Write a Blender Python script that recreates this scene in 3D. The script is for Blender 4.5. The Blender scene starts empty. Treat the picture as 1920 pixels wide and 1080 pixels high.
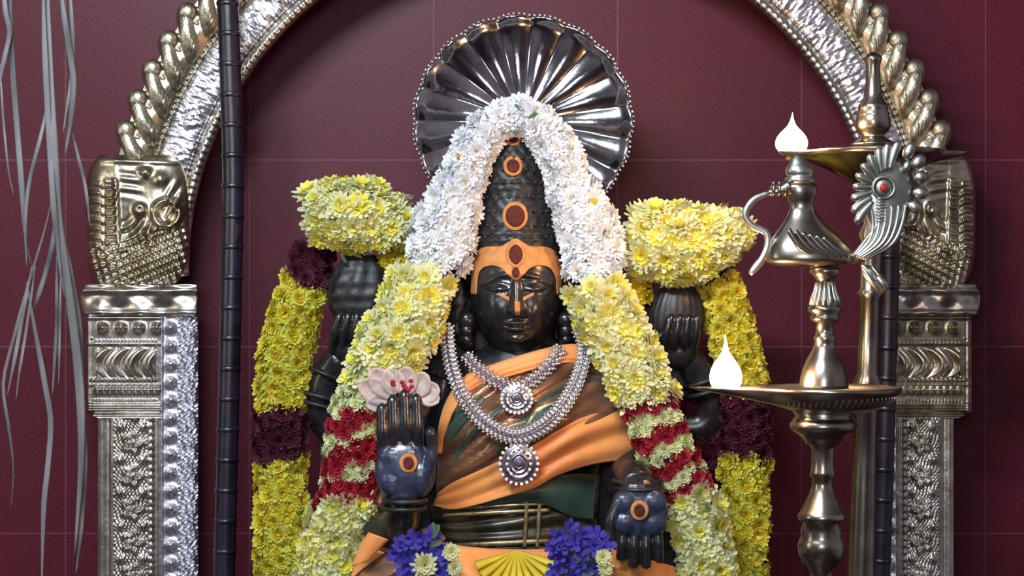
import bpy, bmesh, math, random
import numpy as np
from mathutils import Vector, Matrix
PI = math.pi
SC = bpy.context.scene
COL = SC.collection
random.seed(7)
# ------------------------------------------------------------------ camera, world, lights, exposure
D = 3.5; S = 0.001; ZC = 1.5
cam = bpy.data.cameras.new('camera'); cam.sensor_width = 36; cam.lens = 36*D/1.92; cam.clip_start = 0.05
co = bpy.data.objects.new('camera', cam); COL.objects.link(co)
co.location = (0, -D, ZC); co.rotation_euler = (PI/2, 0, 0); SC.camera = co
SC.view_settings.view_transform = 'Standard'; SC.view_settings.look = 'None'
SC.view_settings.gamma = 1; SC.view_settings.exposure = 0.0; SC.view_settings.use_curve_mapping = False
W = bpy.data.worlds.new('world'); SC.world = W; W.use_nodes = True
wn = W.node_tree.nodes; wl = W.node_tree.links
bg = wn['Background']
tc = wn.new('ShaderNodeTexCoord'); nz = wn.new('ShaderNodeTexNoise'); nz.inputs['Scale'].default_value = 1.6
nz.inputs['Detail'].default_value = 2
cr = wn.new('ShaderNodeValToRGB'); cr.color_ramp.elements[0].position = .38; cr.color_ramp.elements[1].position = .66
cr.color_ramp.elements[0].color = (.06, .045, .06, 1); cr.color_ramp.elements[1].color = (.5, .45, .5, 1)
wl.new(tc.outputs['Generated'], nz.inputs['Vector']); wl.new(nz.outputs['Fac'], cr.inputs['Fac'])
wl.new(cr.outputs['Color'], bg.inputs['Color']); bg.inputs['Strength'].default_value = 0.5

def area(name, loc, target, sx, sy, power, color):
    L = bpy.data.lights.new(name, 'AREA'); L.shape = 'RECTANGLE'; L.size = sx; L.size_y = sy
    L.energy = power; L.color = color
    o = bpy.data.objects.new(name, L); COL.objects.link(o); o.location = loc
    o.rotation_euler = (Vector(target)-Vector(loc)).to_track_quat('-Z', 'Y').to_euler()
    return o
area('tube_light', (-0.72, -2.2, 3.0), (0.05, 0, 1.45), 1.1, 0.2, 80, (.82, .92, 1))
area('front_fill', (-0.2, -4.2, 1.9), (0, 0, 1.6), 0.8, 0.5, 25, (.84, .88, 1))  # added fill near camera height, for the sheen on the wall
area('side_light', (-2.4, -1.3, 1.8), (-0.8, .2, 1.5), 0.4, 1.0, 8, (1, .9, .74))
bl_ = bpy.data.lights.new('hall_bulb', 'POINT'); bl_.energy = 6; bl_.color = (1, .78, .56); bl_.shadow_soft_size = .035
bo_ = bpy.data.objects.new('hall_bulb', bl_); COL.objects.link(bo_); bo_.location = (.03, -3.35, 2.08)

# ------------------------------------------------------------------ helpers
def P(px, py, y=0.0):
    k = (D+y)/D*S
    return Vector(((px-960)*k, y, ZC+(540-py)*k))
def K(y=0.0): return S*(D+y)/D
def interp(x, xs, ys): return float(np.interp(x, xs, ys))
WL = {}
def wloc(o): return WL.get(o.name, Vector((0, 0, 0))) if o else Vector((0, 0, 0))
def tag(o, label=None, cat=None, group=None, kind=None):
    if label: o['label'] = label
    if cat: o['category'] = cat
    if group: o['group'] = group
    if kind: o['kind'] = kind
    return o
def thing(name, loc, label, cat, group=None):
    o = bpy.data.objects.new(name, None); COL.objects.link(o); o.location = loc
    o.empty_display_size = .05
    WL[o.name] = Vector(loc); return tag(o, label, cat, group)

class MB:
    def __init__(s): s.v = []; s.f = []; s.m = []; s.uv = {}
    def add(s, vs, fs, mat=0):
        b = len(s.v); s.v += [tuple(v) for v in vs]
        for f in fs: s.f.append(tuple(i+b for i in f)); s.m.append(mat)
        return b
    def grid(s, fn, nu, nv, cu=False, cv=False, mat=0, capu=False):
        """fn(i,j)->vec, i in 0..nu-1, j in 0..nv-1"""
        vs = [fn(i, j) for i in range(nu) for j in range(nv)]; fs = []
        for i in range(nu if cu else nu-1):
            for j in range(nv if cv else nv-1):
                a = i*nv+j; b = i*nv+(j+1) % nv; c = ((i+1) % nu)*nv+(j+1) % nv; d = ((i+1) % nu)*nv+j
                fs.append((a, b, c, d))
        if capu: fs.append(tuple(range(nv-1, -1, -1))); fs.append(tuple((nu-1)*nv+j for j in range(nv)))
        s.add(vs, fs, mat)
    def tube(s, pts, rad, n=10, flat=1.0, mat=0, up=None):
        pts = [Vector(p) for p in pts]; m = len(pts)
        if not hasattr(rad, '__len__'): rad = [rad]*m
        rings = []; prev = None
        for i in range(m):
            t = (pts[min(i+1, m-1)]-pts[max(i-1, 0)]); t = t.normalized() if t.length > 1e-9 else Vector((0, 0, 1))
            ref = Vector(up) if up else (prev if prev else (Vector((0, 1, 0)) if abs(t.y) < .9 else Vector((1, 0, 0))))
            a = (ref-t*ref.dot(t)); a = a.normalized() if a.length > 1e-6 else t.orthogonal().normalized()
            b = t.cross(a).normalized(); prev = a
            rings.append([pts[i]+(a*math.cos(2*PI*k/n)*flat+b*math.sin(2*PI*k/n))*rad[i] for k in range(n)])
        s.grid(lambda i, j: rings[i][j], m, n, cv=True, mat=mat, capu=True)
    def ell(s, c, r, nu=10, nv=14, rot=None, mat=0):
        c = Vector(c); r = (r, r, r) if not hasattr(r, '__len__') else r
        def f(i, j):
            th = PI*(i+.0)/(nu-1); ph = 2*PI*j/nv
            v = Vector((r[0]*math.sin(th)*math.cos(ph), r[1]*math.sin(th)*math.sin(ph), r[2]*math.cos(th)))
            if rot is not None: v = rot @ v
            return c+v
        s.grid(f, nu, nv, cv=True, mat=mat)
    def lathe(s, prof, y, n=40, mat=0, cx=None, sq=1.0):
        """prof: (px, py, r_px); rings horizontal around a vertical axis at depth y"""
        rings = []
        for (px, py, r) in prof:
            c = P(px, py, y); k = K(y)*r
            rings.append([c+Vector((math.cos(2*PI*j/n)*k, math.sin(2*PI*j/n)*k*sq, 0)) for j in range(n)])
        s.grid(lambda i, j: rings[i][j], len(rings), n, cv=True, mat=mat, capu=True)
    def box(s, a, b, mat=0, bev=0.0):
        x0, y0, z0 = a; x1, y1, z1 = b
        bm = bmesh.new(); bmesh.ops.create_cube(bm, size=1)
        for v in bm.verts: v.co = Vector(((x0+x1)/2+v.co.x*(x1-x0), (y0+y1)/2+v.co.y*(y1-y0), (z0+z1)/2+v.co.z*(z1-z0)))
        if bev: bmesh.ops.bevel(bm, geom=bm.edges[:], offset=bev, segments=2, affect='EDGES')
        bm.verts.index_update(); s.add([v.co for v in bm.verts], [[v.index for v in f.verts] for f in bm.faces], mat); bm.free()
    def mesh(s, name, mats, smooth=True):
        me = bpy.data.meshes.new(name); me.from_pydata(s.v, [], s.f)
        for m in (mats if isinstance(mats, (list, tuple)) else [mats]): me.materials.append(m)
        me.polygons.foreach_set('material_index', s.m)
        me.polygons.foreach_set('use_smooth', [smooth]*len(s.f)); me.update()
        return me
    def build(s, name, mats, parent=None, smooth=True, solid=0, sub=0, **kw):
        me = s.mesh(name, mats, smooth)
        bm = bmesh.new(); bm.from_mesh(me); bmesh.ops.remove_doubles(bm, verts=bm.verts, dist=1e-6)
        if solid == 0: bmesh.ops.recalc_face_normals(bm, faces=bm.faces)
        bm.to_mesh(me); bm.free()
        o = bpy.data.objects.new(name, me); COL.objects.link(o)
        if parent: o.parent = parent; o.location = -wloc(parent)
        if solid:
            md = o.modifiers.new('solid', 'SOLIDIFY'); md.thickness = solid; md.offset = 0
        if sub:
            md = o.modifiers.new('sub', 'SUBSURF'); md.levels = sub; md.render_levels = sub
        return tag(o, **kw)

def inst(me, name, parent, loc, rot=None, scale=1.0):
    o = bpy.data.objects.new(name, me); COL.objects.link(o)
    if parent: o.parent = parent; o.location = Vector(loc)-wloc(parent)
    else: o.location = loc
    if rot is not None: o.rotation_euler = rot.to_euler()
    o.scale = (scale, scale, scale) if not hasattr(scale, '__len__') else scale
    return o
def kid(me, name, par):
    o = bpy.data.objects.new(name, me); COL.objects.link(o); o.parent = par; return o

def smooth_path(pts, n):
    """Catmull-Rom through tuples, resampled to n"""
    p = np.array(pts, float); out = []
    m = len(p); pp = np.vstack([2*p[0]-p[1], p, 2*p[-1]-p[-2]])
    for i in range(m-1):
        a, b, c, d = pp[i:i+4]
        for t in np.linspace(0, 1, 24, endpoint=(i == m-2)):
            out.append(.5*((2*b)+(c-a)*t+(2*a-5*b+4*c-d)*t*t+(3*b-a-3*c+d)*t**3))
    out = np.array(out); L = np.r_[0, np.cumsum(np.hypot(*(np.diff(out[:, :2], axis=0).T)))]
    s = np.linspace(0, L[-1], n)
    return np.stack([np.interp(s, L, out[:, k]) for k in range(out.shape[1])], 1), L[-1]

# ------------------------------------------------------------------ materials
def mat(name): 
    m = bpy.data.materials.new(name); m.use_nodes = True
    return m, m.node_tree.nodes, m.node_tree.links, m.node_tree.nodes['Principled BSDF']
def noisy(name, c1, c2, rough=.5, metal=0, scale=40, bump=.2, bscale=None, bdist=.002, pos=(.35, .65), rand=0, spec=.5, detail=4, coat=0, trans=0, stretch=(1, 1, 1), sheen=0):
    m, n, l, b = mat(name)
    tcn = n.new('ShaderNodeTexCoord'); mp = n.new('ShaderNodeMapping'); mp.inputs['Scale'].default_value = stretch
    l.new(tcn.outputs['Object'], mp.inputs['Vector'])
    t = n.new('ShaderNodeTexNoise'); t.inputs['Scale'].default_value = scale; t.inputs['Detail'].default_value = detail
    l.new(mp.outputs['Vector'], t.inputs['Vector'])
    r = n.new('ShaderNodeValToRGB'); r.color_ramp.elements[0].position = pos[0]; r.color_ramp.elements[1].position = pos[1]
    r.color_ramp.elements[0].color = (*c1, 1); r.color_ramp.elements[1].color = (*c2, 1)
    l.new(t.outputs['Fac'], r.inputs['Fac'])
    out = r.outputs['Color']
    if rand:
        oi = n.new('ShaderNodeObjectInfo'); h = n.new('ShaderNodeHueSaturation'); mr = n.new('ShaderNodeMapRange')
        mr.inputs['To Min'].default_value = 1-rand; mr.inputs['To Max'].default_value = 1+rand*.6
        l.new(oi.outputs['Random'], mr.inputs['Value']); l.new(mr.outputs['Result'], h.inputs['Value'])
        l.new(out, h.inputs['Color']); out = h.outputs['Color']
    l.new(out, b.inputs['Base Color'])
    b.inputs['Roughness'].default_value = rough; b.inputs['Metallic'].default_value = metal
    b.inputs['Specular IOR Level'].default_value = spec
    if coat: b.inputs['Coat Weight'].default_value = coat; b.inputs['Coat Roughness'].default_value = .15
    if sheen: b.inputs['Sheen Weight'].default_value = sheen
    if bump:
        t2 = n.new('ShaderNodeTexNoise'); t2.inputs['Scale'].default_value = bscale or scale*2; t2.inputs['Detail'].default_value = 3
        l.new(mp.outputs['Vector'], t2.inputs['Vector'])
        bp = n.new('ShaderNodeBump'); bp.inputs['Strength'].default_value = bump; bp.inputs['Distance'].default_value = bdist
        l.new(t2.outputs['Fac'], bp.inputs['Height']); l.new(bp.outputs['Normal'], b.inputs['Normal'])
    if trans:
        tr = n.new('ShaderNodeBsdfTranslucent'); mx = n.new('ShaderNodeMixShader'); mx.inputs[0].default_value = trans
        l.new(out, tr.inputs['Color']); l.new(b.outputs[0], mx.inputs[1]); l.new(tr.outputs[0], mx.inputs[2])
        l.new(mx.outputs[0], n['Material Output'].inputs['Surface'])
    return m
M = {}
M['stone'] = noisy('polished_black_stone', (.008, .008, .010), (.022, .021, .024), rough=.27, scale=60, bump=.25, bscale=90, bdist=.0012, spec=.75)
M['stone_rough'] = noisy('carved_black_stone', (.008, .008, .009), (.028, .026, .026), rough=.45, scale=50, bump=.5, bscale=70, bdist=.002)
M['palm'] = noisy('black_stone_blue_sheen', (.016, .022, .05), (.038, .05, .10), rough=.30, scale=45, bump=.2, spec=.8)  # blue tint paints the light's bluish sheen into the palm stone
M['silver'] = noisy('tarnished_silver', (.42, .39, .33), (.70, .67, .62), rough=.34, metal=1, scale=25, bump=.35, bscale=90, bdist=.002)
M['gilt'] = noisy('gilded_silver', (.34, .30, .20), (.68, .63, .50), rough=.32, metal=1, scale=22, bump=.4, bscale=70, bdist=.002)
M['leaf_gilt'] = noisy('gilded_leaf_silver', (.30, .26, .17), (.60, .56, .45), rough=.42, metal=1, scale=.035, bump=.5, bscale=.09, bdist=.004)
M['foil'] = noisy('bright_crinkled_silver', (.58, .58, .64), (.90, .90, .97), rough=.36, metal=1, scale=40, bump=.5, bscale=110, bdist=.003)
M['mirror'] = noisy('mirror_silver', (.36, .34, .35), (.56, .55, .57), rough=.12, metal=1, scale=20, bump=.25, bscale=22, bdist=.004)
M['lamp'] = noisy('aged_brass', (.25, .23, .185), (.42, .39, .33), rough=.27, metal=1, scale=18, bump=.12, bscale=60, bdist=.001)
M['lamp_silver'] = noisy('white_metal', (.38, .39, .35), (.62, .62, .57), rough=.38, metal=1, scale=20, bump=.2, bscale=60)
M['jewel'] = noisy('bright_silver', (.78, .76, .80), (.95, .93, .96), rough=.16, metal=1, scale=200, bump=0)
M['gem'] = noisy('clear_stone', (.75, .72, .80), (.95, .93, 1), rough=.05, scale=200, bump=0, spec=1, coat=1)
M['gem_dark'] = noisy('dark_violet_stone', (.05, .03, .07), (.16, .10, .18), rough=.08, scale=150, bump=0, spec=1)
M['red_dot'] = noisy('red_enamel', (.35, .015, .02), (.5, .03, .03), rough=.4, scale=80, bump=0)
M['sandal'] = noisy('orange_sandal_paste', (.50, .19, .045), (.66, .28, .085), rough=.7, scale=60, bump=.3, bdist=.001)
M['kumkum'] = noisy('dark_red_kumkum', (.05, .008, .007), (.13, .018, .012), rough=.9, scale=200, bump=.5, bdist=.001)
M['orange'] = noisy('orange_silk', (.68, .22, .045), (.86, .36, .10), rough=.5, scale=9, bump=.25, bscale=25, bdist=.006, sheen=.3)
M['copper'] = noisy('copper_brown_silk', (.11, .05, .025), (.30, .145, .075), rough=.30, metal=.5, scale=10, bump=.3, bscale=22, bdist=.008, sheen=.3, stretch=(1, 1, 3))
M['green'] = noisy('dark_green_silk', (.010, .035, .026), (.03, .075, .05), rough=.42, scale=14, bump=.2, bscale=30, bdist=.004, sheen=.3)
M['zari'] = noisy('olive_gold_brocade', (.035, .03, .022), (.16, .14, .09), rough=.3, metal=.5, scale=16, bump=.2, bscale=40, bdist=.003)
M['yellowcloth'] = noisy('yellow_silk', (.55, .42, .02), (.72, .60, .05), rough=.5, scale=20, bump=.2)
M['pole'] = noisy('dark_lacquered_metal', (.006, .004, .010), (.018, .013, .026), rough=.35, scale=25, bump=.2, spec=.7)
M['fibre'] = noisy('grey_white_fibre', (.10, .10, .105), (.26, .26, .27), rough=.55, scale=30, bump=.2, trans=.2, stretch=(1, 1, .1))
def flower_mat(name, c1, c2, rand=.12, rough=.65): return noisy(name, c1, c2, rough=rough, scale=70, bump=0, rand=rand, trans=.25, spec=.25)
M['pale'] = flower_mat('pale_yellow_petal', (.76, .78, .40), (.88, .88, .58))
M['pale_in'] = flower_mat('lemon_petal', (.82, .76, .07), (.90, .84, .16))
M['yel'] = flower_mat('yellow_petal', (.66, .63, .05), (.85, .82, .16))
M['yel_in'] = flower_mat('deep_yellow_petal', (.58, .44, .014), (.78, .62, .035))
M['cream'] = flower_mat('cream_green_petal', (.70, .76, .36), (.85, .87, .56))
M['white'] = flower_mat('white_petal', (.86, .90, .95), (.97, .98, 1), rand=.06)
M['white_in'] = flower_mat('ivory_petal', (.84, .87, .84), (.95, .96, .92), rand=.06)
M['red'] = flower_mat('crimson_petal', (.34, .012, .03), (.50, .03, .055))
M['maroon'] = flower_mat('maroon_petal', (.055, .008, .022), (.13, .022, .045))
M['blue'] = flower_mat('violet_blue_petal', (.035, .03, .30), (.11, .09, .55))
M['leaf'] = noisy('green_leaf', (.03, .07, .03), (.08, .16, .07), rough=.5, scale=40, bump=.2, trans=.15)
M['pink'] = flower_mat('pale_pink_petal', (.62, .50, .46), (.82, .70, .66), rand=.03)
M['core'] = noisy('flower_stem_green', (.12, .16, .04), (.26, .30, .10), rough=.8, scale=60, bump=.5)
M['core_dark'] = noisy('dark_flower_base', (.03, .006, .012), (.07, .012, .025), rough=.8, scale=60, bump=.5)
M['disc'] = flower_mat('yellow_disc', (.62, .50, .02), (.85, .72, .06))

# wall with thin pale joints between maroon tiles
def wall_mat():
    m, n, l, b = mat('maroon_tile')
    uv = n.new('ShaderNodeTexCoord')
    br = n.new('ShaderNodeTexBrick'); br.offset = 0; br.inputs['Scale'].default_value = 1
    br.inputs['Brick Width'].default_value = 1; br.inputs['Row Height'].default_value = 1
    br.inputs['Mortar Size'].default_value = .0035; br.inputs['Mortar Smooth'].default_value = .3; br.inputs['Bias'].default_value = 0
    br.inputs['Color1'].default_value = (.092, .010, .021, 1); br.inputs['Color2'].default_value = (.10, .011, .024, 1)
    br.inputs['Mortar'].default_value = (.16, .062, .085, 1)
    l.new(uv.outputs['UV'], br.inputs['Vector'])
    t = n.new('ShaderNodeTexNoise'); t.inputs['Scale'].default_value = 60; t.inputs['Detail'].default_value = 3
    l.new(uv.outputs['UV'], t.inputs['Vector'])
    mx = n.new('ShaderNodeMixRGB'); mx.blend_type = 'OVERLAY'; mx.inputs[0].default_value = .55
    l.new(br.outputs['Color'], mx.inputs[1]); l.new(t.outputs['Fac'], mx.inputs[2]); l.new(mx.outputs[0], b.inputs['Base Color'])
    b.inputs['Roughness'].default_value = .45; b.inputs['Specular IOR Level'].default_value = .25
    t2 = n.new('ShaderNodeTexNoise'); t2.inputs['Scale'].default_value = 25
    l.new(uv.outputs['UV'], t2.inputs['Vector'])
    bp = n.new('ShaderNodeBump'); bp.inputs['Strength'].default_value = .06; bp.inputs['Distance'].default_value = .003
    l.new(t2.outputs['Fac'], bp.inputs['Height']); l.new(bp.outputs['Normal'], b.inputs['Normal'])
    return m
M['wall'] = wall_mat()
M['floor'] = noisy('dark_stone_floor', (.03, .012, .016), (.06, .025, .03), rough=.4, scale=12, bump=.1)
M['plinth'] = noisy('dark_granite', (.02, .018, .02), (.05, .045, .05), rough=.4, scale=50, bump=.2)

# ------------------------------------------------------------------ setting
YW = 0.42
k = K(YW)
wx0, wx1, wz0, wz1 = -2.2, 2.2, 0.0, 3.2
me = bpy.data.meshes.new('wall_back')
me.from_pydata([(wx0, YW, wz0), (wx1, YW, wz0), (wx1, YW, wz1), (wx0, YW, wz1), (wx0, YW+.1, wz0), (wx1, YW+.1, wz0), (wx1, YW+.1, wz1), (wx0, YW+.1, wz1)], [],
               [(0, 1, 2, 3), (5, 4, 7, 6), (3, 2, 6, 7), (1, 0, 4, 5), (4, 0, 3, 7), (1, 5, 6, 2)])
uvl = me.uv_layers.new(name='uv'); tx = 345*k; tz = 350*k
xo = P(1848, 0, YW).x; zo = P(0, 300, YW).z
for lp in me.loops:
    v = me.vertices[lp.vertex_index].co; uvl.data[lp.index].uv = ((v.x-xo)/tx+20, (v.z-zo)/tz+20)
me.materials.append(M['wall'])
o = bpy.data.objects.new('wall_back', me); COL.objects.link(o); tag(o, kind='structure')
mb = MB(); mb.box((-2.2, -5, -.08), (2.2, YW, 0)); mb.build('floor', M['floor'], smooth=False, kind='structure')

# ------------------------------------------------------------------ flowers
def petal(mb, base, d, up, L, w, curl, mat=0, cup=.25):
    d = d.normalized(); up = (up-d*up.dot(d)).normalized(); side = d.cross(up)
    prof = [(0, .35), (.35, .85), (.75, 1.0), (1.0, .45)]
    vs = []
    for (t, ww) in prof:
        c = base+d*(L*t)+up*(curl*L*t*t)
        for q in (-1, 0, 1): vs.append(c+side*(q*w*ww*.5)+up*(abs(q)*cup*w*ww*.5))
    fs = [(r*3+c, r*3+c+1, r*3+c+4, r*3+c+3) for r in range(3) for c in range(2)]
    mb.add(vs, fs, mat)
def mum(seed, rings, wid=.2, jitter=.12):
    """unit-radius blossom facing +Z; rings: (count, base_r, length, elevation, mat, curl)"""
    rnd = random.Random(seed); mb = MB()
    for (n, br, L, el, mt, cu) in rings:
        o0 = rnd.random()*6
        for i in range(n):
            a = o0+2*PI*i/n+rnd.uniform(-.5, .5)*jitter*6/n*2; e = el+rnd.uniform(-.15, .15)
            rad = Vector((math.cos(a), math.sin(a), 0))
            d = rad*math.cos(e)+Vector((0, 0, math.sin(e))); up = -rad*math.sin(e)+Vector((0, 0, math.cos(e)))
            petal(mb, rad*br+Vector((0, 0, .05+.12*math.sin(e))), d, up, L*rnd.uniform(.85, 1.1), wid*rnd.uniform(.85, 1.15), cu, mt)
    return mb
def disc(seed, r=.24, h=.28):
    mb = MB(); mb.ell((0, 0, h*.6), (r, r, h*.55), 6, 10)
    rnd = random.Random(seed)
    for i in range(18):
        a = i*2.4; q = r*math.sqrt((i+.5)/18); mb.ell((q*math.cos(a), q*math.sin(a), h*1.08-q*q*1.2), .05, 4, 5)
    return mb
FL = {}
def kind(name, mats, discm, ringsets, wid):
    FL[name] = ([mum(11*i+hash(len(name)) % 7, r, wid).mesh(name+'_blossom', mats) for i, r in enumerate(ringsets)],
                disc(3).mesh(name+'_disc', discm) if discm else None)
R_full = [(15, .12, .92, .12, 0, .10), (14, .10, .78, .42, 0, .12), (11, .08, .60, .75, 1, .05), (8, .04, .42, 1.1, 1, 0)]
R_open = [(16, .15, .88, .15, 0, .08), (14, .14, .66, .42, 1, .1), (9, .12, .42, .8, 1, 0)]
R_ball = [(14, .1, .85, .05, 0, .3), (14, .1, .78, .5, 0, -.1), (12, .07, .72, .9, 0, -.15), (8, .04, .6, 1.25, 1, -.1)]
kind('pale_flower', [M['pale'], M['pale_in']], M['disc'], [R_full, R_open, R_ball], .26)
kind('cream_flower', [M['cream'], M['pale']], None, [R_full, R_ball], .28)
kind('white_flower', [M['white'], M['white_in']], M['disc'], [R_full, R_ball, R_open], .27)
kind('yellow_flower', [M['yel'], M['yel_in']], M['disc'], [R_open, R_full], .34)
kind('golden_flower', [M['yel_in'], M['yel_in']], None, [R_open, R_full], .32)
kind('red_flower', [M['red'], M['red']], None, [R_full, R_ball], .36)
kind('maroon_flower', [M['maroon'], M['maroon']], None, [R_full, R_ball], .36)
FL['blue_flower'] = ([mum(5, [(5, .05, .95, .15, 0, .15), (3, .05, .55, .7, 0, .1)], .62).mesh('blue_blossom', [M['blue']]),
                      mum(6, [(6, .05, .9, .3, 0, .2), (3, .05, .5, .9, 0, .1)], .5).mesh('blue_blossom', [M['blue']])], None)
LEAFM = (lambda mb: (petal(mb, Vector((0, 0, 0)), Vector((1, 0, .2)), Vector((0, 0, 1)), 1, .42, -.1, 0, .3), mb)[1])(MB()).mesh('leaf', M['leaf'])

def put_flower(kindname, parent, loc, nrm, r, rnd, withdisc=False):
    meshes, dm = FL[kindname]
    q = Vector(nrm).to_track_quat('Z', 'Y').to_matrix() @ Matrix.Rotation(rnd.random()*6.28, 3, 'Z')
    o = inst(rnd.choice(meshes), kindname, parent, loc, q, r)
    if withdisc and dm: kid(dm, 'flower_center', o)
    return o

def garland(name, label, cat, strands, group=None, extra=None, discp=.5, seed=1):
    """strands: dict(path=[(px,py,halfw,depth)], zones=fn(sfrac,t)->(kind, core material), sp=fn(kind)->(spacing,radius px))"""
    rnd = random.Random(seed)
    p0 = strands[0]['path'][0]
    T = thing(name, P(p0[0], p0[1], p0[3]), label, cat, group)
    core = MB(); fill = MB(); mats = [M['core'], M['core_dark'], M['pale'], M['yel'], M['white'], M['red'], M['maroon'], M['cream'], M['yel_in']]
    mi = {'pale_flower': 2, 'yellow_flower': 3, 'white_flower': 4, 'red_flower': 5, 'maroon_flower': 6, 'cream_flower': 7, 'golden_flower': 8}
    counts = {}
    for st in strands:
        N = 80; pth, L = smooth_path(st['path'], N); pth[:, 2] *= st.get('wf', .92); th = st.get('thick', .6)
        tan = np.gradient(pth[:, :2], axis=0); tan /= np.linalg.norm(tan, axis=1)[:, None]
        nor = np.stack([-tan[:, 1], tan[:, 0]], 1)
        def surf(s, t, sc=1.0, back=False):
            f = s*(N-1); i = min(int(f), N-2); a = f-i
            q = pth[i]*(1-a)+pth[i+1]*a; n = nor[i]*(1-a)+nor[i+1]*a
            w = q[2]*sc; cz = math.sqrt(max(0, 1-t*t))*th*w*(-1 if not back else .5)
            y = q[3]; kk = K(y)
            p = P(q[0]+n[0]*w*t, q[1]+n[1]*w*t, y); p.y += cz*kk
            nv = Vector((n[0]*t, -math.sqrt(max(.02, 1-t*t))/max(th, .3)*.75*(1 if not back else -1), -n[1]*t)).normalized()
            return p, nv
        # core
        ns = max(12, int(L/12))
        for i in range(ns):
            s0, s1 = i/ns, (i+1)/ns
            kd = st['zones'](.5*(s0+s1), 0); m_ = 1 if kd in ('maroon_flower', 'red_flower') else 0
            rings = []
            for s in (s0, s1):
                r = []
                for j in range(12):
                    a = 2*PI*j/12; t = math.cos(a)
                    r.append(surf(s, t, .8, math.sin(a) < -1e-6)[0])
                rings.append(r)
            core.grid(lambda a, b: rings[a][b], 2, 12, cv=True, mat=m_, capu=(i in (0, ns-1)))
        # flowers by dart throwing
        pts = []
        for tr in range(6000):
            s = rnd.random(); t = rnd.uniform(-1, 1)
            kd = st['zones'](s, t)
            if kd is None: continue
            spc, rad = st['sp'][kd]
            wl_ = np.interp(s*(N-1), range(N), pth[:, 2])
            u = math.asin(t)*wl_*.9; X = (s*L, u)
            if any((X[0]-b[0])**2+(X[1]-b[1])**2 < (spc*.5+b[2]*.5)**2 for b in pts): continue
            py_ = np.interp(s*(N-1), range(N), pth[:, 1])
            if py_ > 1125 or counts.get(kd, 0) >= 100: continue
            counts[kd] = counts.get(kd, 0)+1
            pts.append((X[0], X[1], spc))
            p, nv = surf(s, t, .92)
            nv = (nv+Vector((rnd.uniform(-.3, .3), rnd.uniform(-.15, .1), rnd.uniform(-.3, .3)))).normalized()
            put_flower(kd, T, p, nv, rad*K(p.y)*rnd.uniform(.85, 1.15), rnd, rnd.random() < discp)
        # loose filler petals
        for q in range(int(st.get('fill', 1.0)*L*3.2)):
            s = rnd.random(); t = rnd.uniform(-1, 1); bk = rnd.random() < .25
            kd = st['zones'](s, t)
            if kd is None: continue
            p, nv = surf(s, t, .86, bk); rad = st['sp'][kd][1]*K(p.y)
            d = Vector((rnd.gauss(0, 1), rnd.gauss(0, 1), rnd.gauss(0, 1)))
            d = (d-nv*d.dot(nv)).normalized()*.8+nv*rnd.uniform(.2, 1)
            petal(fill, p, d, nv, rad*.8, rad*.36, .1, mi[kd])
    core.build('garland_core', mats, T)
    fill.build('loose_petals', mats, T, kind='stuff')
    if extra:
        for (px, py, y, r, ang) in extra:
            rm = Matrix.Rotation(-PI/2, 3, 'X') @ Matrix.Rotation(ang, 3, 'Z')
            inst(LEAFM, 'leaf', T, P(px, py, y), Vector((math.cos(ang)*.3, -1, math.sin(ang)*.3)).to_track_quat('Z', 'Y').to_matrix() @ Matrix.Rotation(ang, 3, 'Z'), r*K(y))
    return T

# ------------------------------------------------------------------ pedestal and idol
mb = MB()
for (z0, z1, g) in ((0, .12, .08), (.12, .2, .04), (.2, .5, 0), (.5, .58, .04), (.58, .68, .08)):
    mb.box((-.38-g, -.30-g*.5, z0), (.36+g, .22+g*.4, z1), bev=.012)
mb.build('stone_pedestal', M['plinth'], label='dark stepped granite pedestal under the seated black idol', cat='pedestal')

IDOL = thing('stone_idol', (0, 0, .68), 'seated black stone goddess statue with tall crown, one palm raised and one lowered', 'statue')
CXH = 968
HY = -0.02
# --- head surface
def g2(dx, dz, sx, sz): return math.exp(-(dx*dx)/(2*sx*sx)-(dz*dz)/(2*sz*sz))
def face_bump(dx, py):
    ax = abs(dx); h = 0
    # brow ridge arc
    by = 519-7*math.cos(min(ax, 60)/60*PI*.9)+max(0, ax-45)*.35
    h += 5.5*math.exp(-((py-by)/5)**2)*(1 if 8 < ax < 66 else math.exp(-((ax-8)/5)**2 if ax < 8 else -((ax-66)/6)**2))
    # eye sockets and lids
    h -= 9*g2(ax-34, py-538, 20, 11)
    h += 13*g2(ax-34, py-541, 15, 7.5)
    ly = 545+4*math.cos((ax-34)/20*1.5)
    if 14 < ax < 56: h -= 5*math.exp(-((py-ly)/1.8)**2)
    if 12 < ax < 58: h += 2.5*math.exp(-((py-(532-5*math.cos((ax-34)/22*1.5)))/1.8)**2)
    # nose
    t = min(max((py-515)/68, 0), 1)
    nose = (5+19*t**1.3)*math.exp(-(ax/(6.5+5*t))**2)
    if py > 583: nose *= math.exp(-((py-583)/6)**2)
    h += nose*min(1, max(0, (py-505)/12))
    h += 9*g2(ax-12, py-584, 5, 6)
    # cheeks
    h += 9*g2(ax-44, py-578, 17, 24)
    # muzzle, lips, chin
    h += 7*g2(ax, py-612, 24, 18)
    h += 8*math.exp(-((py-606)/4.2)**2)*math.exp(-(ax/19)**4)
    h += 9*math.exp(-((py-617)/4.6)**2)*math.exp(-(ax/15)**4)
    h -= 8*math.exp(-((py-611.5-1.5*math.cos(ax/22*3))/1.7)**2)*math.exp(-(ax/24)**6)
    h -= 5*g2(ax, py-627, 14, 4)
    h += 11*g2(ax, py-641, 15, 10)
    h -= 4*math.exp(-((py-597)/5)**2)*math.exp(-(ax/3)**2)
    return h
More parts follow.
